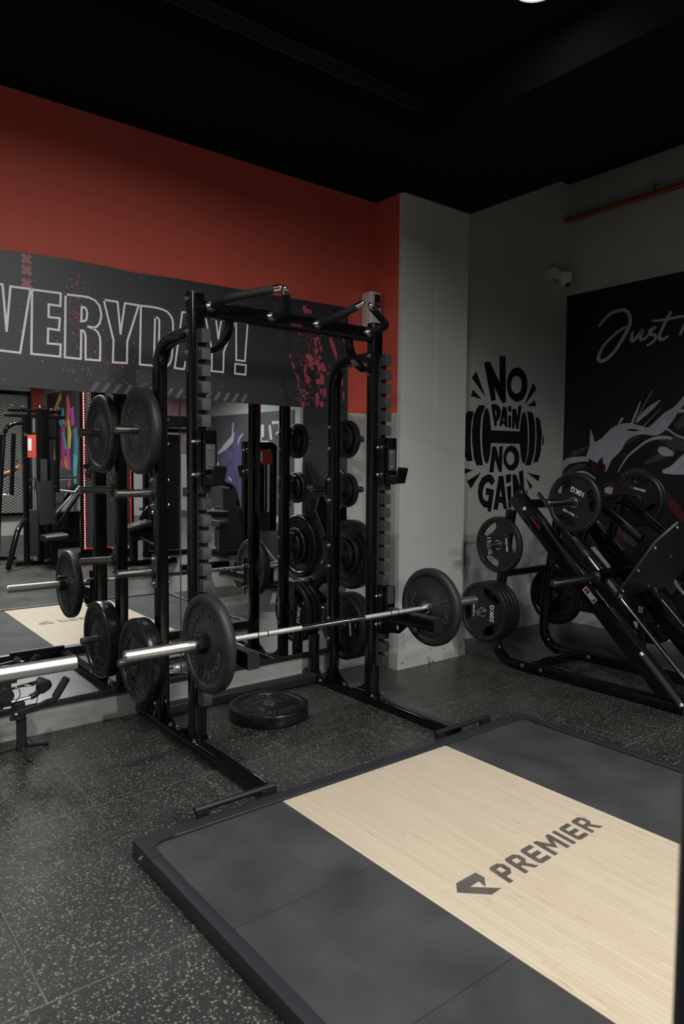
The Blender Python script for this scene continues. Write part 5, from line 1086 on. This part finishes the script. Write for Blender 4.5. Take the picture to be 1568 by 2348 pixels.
# perforated partition panels
def mesh_panel(name, x0, x1, y, z0, z1, label, led=False, pw=.075, ph=.045, pale=False):
    t = empty(name, ((x0 + x1) / 2, y, 0), label, 'partition', 'perforated metal partitions')
    g = G(); g.box(((x0 + x1) / 2, y - .03, (z0 + z1) / 2), (x1 - x0, .02, z1 - z0)); part('backing_panel', g, M['mesh_pale'] if pale else M['mesh_back'], t)
    g = G(); n = int((z1 - z0) / ph); dx = (x1 - x0)
    for sg in (1, -1):
        k = -int(dx / pw) - 1
        while k * ph < (z1 - z0):
            # line z = z0 + k*ph + (x-x0)*ph/pw, clipped to the panel
            sl = ph / pw
            a0 = max(0, (-k * ph) / sl); a1 = min(dx, ((z1 - z0) - k * ph) / sl)
            if a1 - a0 > .01:
                pa = (x0 + a0, z0 + k * ph + a0 * sl); pb = (x0 + a1, z0 + k * ph + a1 * sl)
                if sg < 0: pa, pb = (x0 + x1 - pa[0], pa[1]), (x0 + x1 - pb[0], pb[1])
                g.strip([(pa[0], pa[1], .006), (pb[0], pb[1], .006)], .004, lambda u, v, d: (u, y - .016 - sg * .003 + d, v))
            k += 1
    part('wire_mesh', g, M['mesh_wire'], t)
    g = G()
    for xx in (x0, x1): g.box((xx, y - .02, (z0 + z1) / 2), (.06, .05, z1 - z0 + .12))
    for zz in (z0, z1): g.box(((x0 + x1) / 2, y - .02, zz), (x1 - x0, .05, .06))
    part('frame', g, M['black'], t)
    if led:
        g = G()
        for xx in (x0 + .02, x1 - .02): g.box((xx, y + .012, (z0 + z1) / 2), (.012, .012, z1 - z0 - .03))
        g.box(((x0 + x1) / 2, y + .012, z0 + .03), (x1 - x0, .012, .012))
        ls = part('light_strip', g, M['led'], t, 'glowing red light strip')
        g = G(); zz = z0 + .05
        while zz < z1 - .03:
            g.box((x0 + .02, y + .020, zz), (.012, .006, .014)); zz += .034
        part('light_point', g, M['led_dot'], ls)
    return t
mesh_panel('mesh_partition', 3.36, 4.08, -2.5, .13, 2.75, 'dark mesh panel edged with red light strips, mirrored between the left rack posts', led=True)
g = G(); g.box((3.72, -2.52, .05), (.86, .10, .10)); single('partition_plinth', g, M['black'], 'low black plinth under the red-lit mesh panel', 'plinth')
mesh_panel('mesh_partition', 1.6, 3.66, -6.3, .4, 2.62, 'pale mesh panel behind the weight machine at the far left of the mirror', pw=.085, ph=.052, pale=True)
g = G(); g.box((2.6, -6.3, 2.83), (2.12, .16, .34)); single('wall_duct', g, M['grey_wall'], 'pale grey boxed duct above the far left mesh panel', 'duct')

# coloured mural of dancing figures
t = empty('dance_mural', (3.95, -5.3, 1.0), 'dark mural with brightly coloured dancing figures, mirrored at upper left', 'mural')
XD = 3.95
M['dm'] = mat('dance_mural_ground', (0.045, 0.035, 0.045), 0.6)
g = G(); g.flat([[(-6.15, .9), (-4.36, .9), (-4.36, 2.62), (-6.15, 2.62)]], .02, lambda u, v, d: (XD - d, u, v)); part('mural_sheet', g, M['dm'], t)
cols = {'pink': (.55, .06, .30), 'teal': (.08, .42, .42), 'coral': (.65, .12, .10), 'yellow': (.62, .50, .12), 'green': (.30, .55, .14), 'orange': (.65, .28, .10), 'blue': (.06, .20, .32), 'magenta': (.55, .06, .38)}
for k, c in cols.items(): M['d_' + k] = mat('mural_' + k, c, .6)
def dance(col, strokes, lab):
    g = G()
    for k, st in enumerate(strokes): g.strip(st, .004 + .0008 * k, lambda u, v, d: (XD - .0205 - d, u, v))
    part('painted_shape', g, M['d_' + col], t, lab)
dance('green', [[(-5.62, 1.95, .05), (-5.60, 1.70, .09), (-5.66, 1.50, .09), (-5.78, 1.2, .06), (-5.72, 1.0, .03)], [(-5.62, 1.60, .07), (-5.50, 1.2, .05), (-5.48, .98, .03)]], 'green legs')
dance('yellow', [[(-5.70, 2.25, .03), (-5.62, 2.05, .06), (-5.58, 1.72, .08)], [(-4.92, 2.10, .05), (-4.86, 1.85, .09), (-4.90, 1.62, .06)], [(-5.75, 2.25, .04), (-5.30, 2.55, .06)]], 'yellow bodies')
dance('teal', [[(-5.22, 2.32, .05), (-5.20, 2.05, .07)], [(-5.50, 2.10, .03), (-5.22, 2.05, .05)], [(-5.20, 1.9, .04), (-5.05, 1.6, .03)], [(-4.55, 1.5, .10), (-4.60, 1.2, .08), (-4.58, .95, .04)]], 'teal arms and legs')
dance('pink', [[(-5.22, 2.0, .09), (-5.22, 1.6, .10), (-5.25, 1.35, .08)], [(-5.62, 2.32, .10), (-5.50, 2.0, .05)]], 'pink torso')
dance('coral', [[(-4.95, 2.52, .05), (-4.90, 2.3, .09), (-4.95, 2.08, .07)], [(-5.12, 2.02, .04), (-4.95, 2.10, .04)], [(-5.28, 1.4, .08), (-5.32, 1.05, .05)]], 'coral arms')
dance('orange', [[(-5.14, 1.45, .07), (-4.98, 1.15, .06), (-4.92, .95, .03)]], 'orange leg')
dance('magenta', [[(-4.72, 2.30, .08), (-4.68, 2.0, .07)], [(-4.98, 1.62, .09), (-4.90, 1.25, .06), (-4.88, 1.0, .04)]], 'magenta shapes')
dance('blue', [[(-4.58, 1.95, .09), (-4.52, 1.7, .10), (-4.55, 1.45, .09)]], 'blue torso')
g = G(); g.box((3.78, -6.40, 2.05), (.10, .08, .26)); single('wall_speaker', g, M['plastic_white'], 'small white box on the red rear wall, mirrored above the weight machine', 'wall box')

# low machine behind the pegs, big dark machine, second placard machine
t = empty('leg_curl', (3.80, -1.55, 0), 'small black leg curl machine mirrored between the rear left post and seam', 'exercise machine')
g = G(); g.sweep([(3.62, -1.60, .50), (3.95, -1.60, .58)], rrect(.26, .08, .03, 4), (0, 0, 1)); part('pad', g, M['pad'], t)
g = G(); g.sweep([(3.66, -1.60, .42), (4.00, -1.60, .44)], rrect(.18, .16, .02), (0, 0, 1)); part('carriage', g, M['black'], t)
g = G(); box_bar(g, (3.74, -1.6, .05), (3.74, -1.6, .40), .09, .09, (0, 1, 0)); part('post', g, M['black'], t)
g = G(); g.tube(rpath([(3.82, -1.55, .62), (3.92, -1.55, .80), (4.15, -1.55, .86)], .08), .03, 12); part('lever', g, M['black'], t)
g = G(); g.cyl((3.80, -1.52, .78), (3.80, -1.46, .78), .022, 12); g.ball((3.98, -1.50, .72), .032); part('knob', g, M['bolt'], t)
g = G(); box_bar(g, (3.45, -1.6, .035), (4.35, -1.6, .035), .09, .07); box_bar(g, (3.50, -1.85, .035), (3.50, -1.35, .035), .09, .07); part('base', g, M['black'], t)
g = G(); g.cyl((3.80, -1.52, .40), (4.15, -1.52, .18), .012, 10); part('link_rod', g, M['steel'], t)
t = empty('smith_machine', (4.75, -2.3, 0), 'large black frame machine with a dark side cabinet, mirrored behind the front left post', 'exercise machine')
g = G(); g.box((4.56, -2.5, .95), (.50, .25, 1.75)); part('cabinet', g, M['black_satin'], t)
for x in (4.22, 4.42, 5.0):
    g = G(); box_bar(g, (x, -2.32, .05), (x, -2.32, 1.92), .07, .08, (0, 1, 0)); part('column', g, M['black'], t)
g = G(); box_bar(g, (4.20, -2.32, 1.88), (5.02, -2.32, 1.88), .07, .06); part('top_bar', g, M['black'], t)
g = G(); g.cyl((4.3, -2.22, 1.93), (5.05, -2.22, 1.93), .022, 12); part('chrome_bar', g, M['chrome'], t)
g = G(); box_bar(g, (4.2, -2.36, .035), (5.05, -2.36, .035), .09, .07); part('base', g, M['black'], t)
for (x, z) in ((4.50, 1.16), (4.50, 1.02), (4.50, .62), (4.50, .30)):
    g = G(); bolt(g, (x, -2.27, z), (0, 1, 0), .016, .012); part('bolt', g, M['bolt'], t)
t = empty('stack_machine', (5.12, -.55, 0), 'black weight stack machine with a red rounded placard, mirrored between the right rack posts', 'weight machine')
g = G(); box_bar(g, (5.30, -.55, .05), (5.30, -.55, 1.62), .07, .08, (0, 1, 0)); part('right_column', g, M['black'], t)
g = G(); box_bar(g, (4.86, -.55, .05), (4.86, -.55, 1.62), .07, .08, (0, 1, 0)); part('left_column', g, M['black'], t)
g = G(); g.flat([[(4.82, 1.60), (5.335, 1.60), (5.335, 1.64), (5.30, 1.68), (5.24, 1.70), (4.82, 1.70)]], .08, lambda u, v, d: (u, -.59 + d, v)); part('top_frame', g, M['black'], t)
g = G(); g.flat([[(4.90, 1.40), (5.24, 1.40), (5.24, 1.52), (5.21, 1.58), (5.16, 1.60), (4.90, 1.60)]], .02, lambda u, v, d: (u, -.50 + d, v)); pc = part('placard', g, M['red_panel'], t, 'red rounded placard')
g = G(); g.box((5.03, -.477, 1.50), (.10, .004, .13)); part('printed_note', g, M['white'], pc)
for x in (5.00, 5.16):
    g = G(); g.cyl((x, -.54, .10), (x, -.54, 1.40), .010, 10); part('guide_rod', g, M['chrome'], t)
for k in range(14):
    g = G(); g.box((5.08, -.54, .14 + k * .046), (.26, .12, .042)); part('stack_plate', g, M['strip'], t)
g = G(); g.box((5.08, -.58, .035), (.56, .30, .07)); part('base', g, M['black'], t)
g = G(); g.box((5.08, -.60, .78), (.30, .02, 1.25)); part('back_shroud', g, M['black_satin'], t)
t = empty('flat_bench', (4.5, -.9, 0), 'dark padded bench with bracket, mirrored just right of the left notched strip', 'bench')
g = G(); g.sweep([(4.15, -.9, .74), (4.72, -.9, .72)], rrect(.30, .09, .03, 4), (0, 0, 1)); part('pad', g, M['pad'], t)
g = G(); box_bar(g, (4.44, -.9, .05), (4.44, -.9, .70), .09, .08, (0, 1, 0)); box_bar(g, (4.1, -.9, .035), (4.8, -.9, .035), .09, .07); part('base', g, M['black'], t)
g = G(); g.box((4.3, -.98, 1.02), (.20, .16, .12)); box_bar(g, (4.3, -1.0, .7), (4.3, -1.0, 1.0), .06, .06, (0, 1, 0)); part('arm_rest', g, M['black_satin'], t)
t = empty('row_machine', (5.5, -1.95, 0), 'low dark row machine mirrored between the notched strip and the right posts', 'exercise machine')
g = G(); g.box((5.60, -2.0, .42), (.62, .40, .62)); part('weight_housing', g, M['black_satin'], t)
g = G(); box_bar(g, (5.15, -1.9, .05), (5.95, -1.9, .05), .12, .10); box_bar(g, (5.16, -2.2, .04), (5.16, -1.6, .04), .10, .08); part('base', g, M['black'], t)
g = G(); g.sweep([(5.10, -1.85, .50), (5.26, -1.85, .50)], rrect(.32, .08, .03, 4), (0, 0, 1)); box_bar(g, (5.20, -1.85, .08), (5.20, -1.85, .47), .10, .09, (0, 1, 0)); part('seat', g, M['pad'], t)
g = G(); g.sweep([(5.36, -1.88, .68), (5.36, -1.9, 1.02)], rrect(.26, .08, .03, 4), (0, 1, 0)); part('chest_pad', g, M['pad'], t)
g = G(); g.tube(rpath([(5.60, -2.0, .70), (5.50, -1.95, 1.05), (5.15, -1.85, 1.12)], .15), .035, 12); part('lever', g, M['black'], t)
g = G(); g.cyl((5.75, -1.85, .55), (5.75, -1.70, .62), .20, 32); part('disc_cover', g, M['rubber_gloss'], t)
# dark wall sheet, white lamp shade and pictures on the far walls
t = empty('figure_mural', (9.2, -6.5, .3), 'grey mural of a white and violet brush-painted figure, mirrored behind the notched strip', 'mural')
XF = 9.19
M['fm'] = mat('figure_mural_ground', (0.085, 0.083, 0.095), 0.55, var=(1.5, .2)); M['fm_v'] = mat('figure_mural_violet', (0.10, 0.09, 0.20), .55, var=(3, .3)); M['fm_r'] = mat('figure_mural_red', (0.16, 0.012, 0.02), .55); M['fm_w'] = mat('figure_mural_white', (0.5, 0.5, 0.52), .55)
g = G(); g.flat([[(-9.85, .2), (-5.72, .2), (-5.72, 2.62), (-9.85, 2.62)]], .02, lambda u, v, d: (XF - d, u, v)); part('mural_sheet', g, M['fm'], t)
def fig(m, sts, lab, z=0):
    g = G()
    for k, st in enumerate(sts): g.strip(st, .003 + z + .0006 * k, lambda u, v, d: (XF - .0205 - d, u, v))
    part('brushwork', g, m, t, lab)
fig(M['fm_v'], [[(-9.1, 1.75, .05), (-8.6, 1.35, .40), (-8.2, .9, .65), (-7.9, .3, .7)], [(-8.35, 2.25, .06), (-8.2, 1.9, .22), (-8.2, 1.5, .3)]], 'violet figure')
fig(M['fm_w'], [[(-9.25, 1.62, .02), (-8.85, 1.80, .09), (-8.5, 1.98, .09), (-8.38, 2.16, .02)], [(-8.42, 2.42, .015), (-8.45, 2.30, .03), (-8.48, 2.08, .02)], [(-9.35, 1.28, .09), (-9.2, 1.36, .05)], [(-8.2, 1.86, .015), (-8.1, 2.02, .03), (-7.95, 2.12, .02)], [(-8.0, 1.1, .02), (-7.85, .85, .08), (-7.8, .60, .04)], [(-8.65, 1.0, .03), (-8.5, .92, .02)]], 'white brush strokes', .006)
fig(M['fm_w'], [[(-7.02, 2.32, .07), (-7.02, 2.02, .07)], [(-7.25, 1.90, .03), (-6.75, 1.90, .03)], [(-7.18, 1.90, .15), (-7.06, 1.90, .15)], [(-6.70, 2.30, .05), (-6.62, 1.95, .05)], [(-6.98, 1.68, .05), (-6.96, 1.50, .05)], [(-6.60, 2.35, .04), (-6.30, 2.35, .04), (-6.27, 2.15, .04), (-6.42, 2.08, .03)], [(-6.45, 1.50, .06), (-6.46, 1.15, .06)]], 'white block shapes', .006)
fig(M['fm_r'], [[(-6.98, 1.78, .05), (-6.85, 1.74, .05)], [(-6.60, 1.75, .04), (-6.40, 1.70, .04)], [(-6.2, .95, .2), (-5.9, .4, .16)]], 'dark red marks', .010)
t = empty('wall_picture', (6.6, -9.88, 1.2), 'pink and violet picture on the far wall, mirrored beside the thin seam', 'picture')
M['pk'] = mat('picture_pink', (0.5, 0.26, 0.30), .6, var=(3, .3)); M['pk2'] = mat('picture_violet', (0.28, 0.2, 0.26), .6, var=(4, .5))
g = G(); g.box((8.45, -9.87, 3.15), (1.6, .03, 1.1)); part('pink_sheet', g, M['pk'], t, 'plain pink sheet')
g = G(); g.box((7.75, -9.87, 1.95), (1.9, .03, .62)); part('violet_sheet', g, M['pk2'], t)
g = G(); g.box((7.75, -9.875, 2.48), (1.9, .02, .42)); part('dark_sheet', g, M['mural'], t)
t = empty('arched_lamp', (7.05, -9.7, 2.75), 'white curved lamp shade with bright tubes, mirrored under the striped poster edge', 'lamp')
M['shade'] = mat('lamp_shade', (.8, .82, .82), .5, emit=(.9, .95, .95), es=.7)
g = G(); g.sweep([(6.85 + .30 * math.cos(a), -9.6, 2.95 + .55 * math.sin(a)) for a in [-.9 + i * 2.2 / 14 for i in range(15)]], rrect(.16, .2, .02), (0, 1, 0)); part('shade', g, M['shade'], t)
for x in (7.42, 7.56):
    g = G(); g.cyl((x, -9.7, 2.92), (x, -9.7, 3.4), .055, 12); part('tube', g, M['shade'], t)
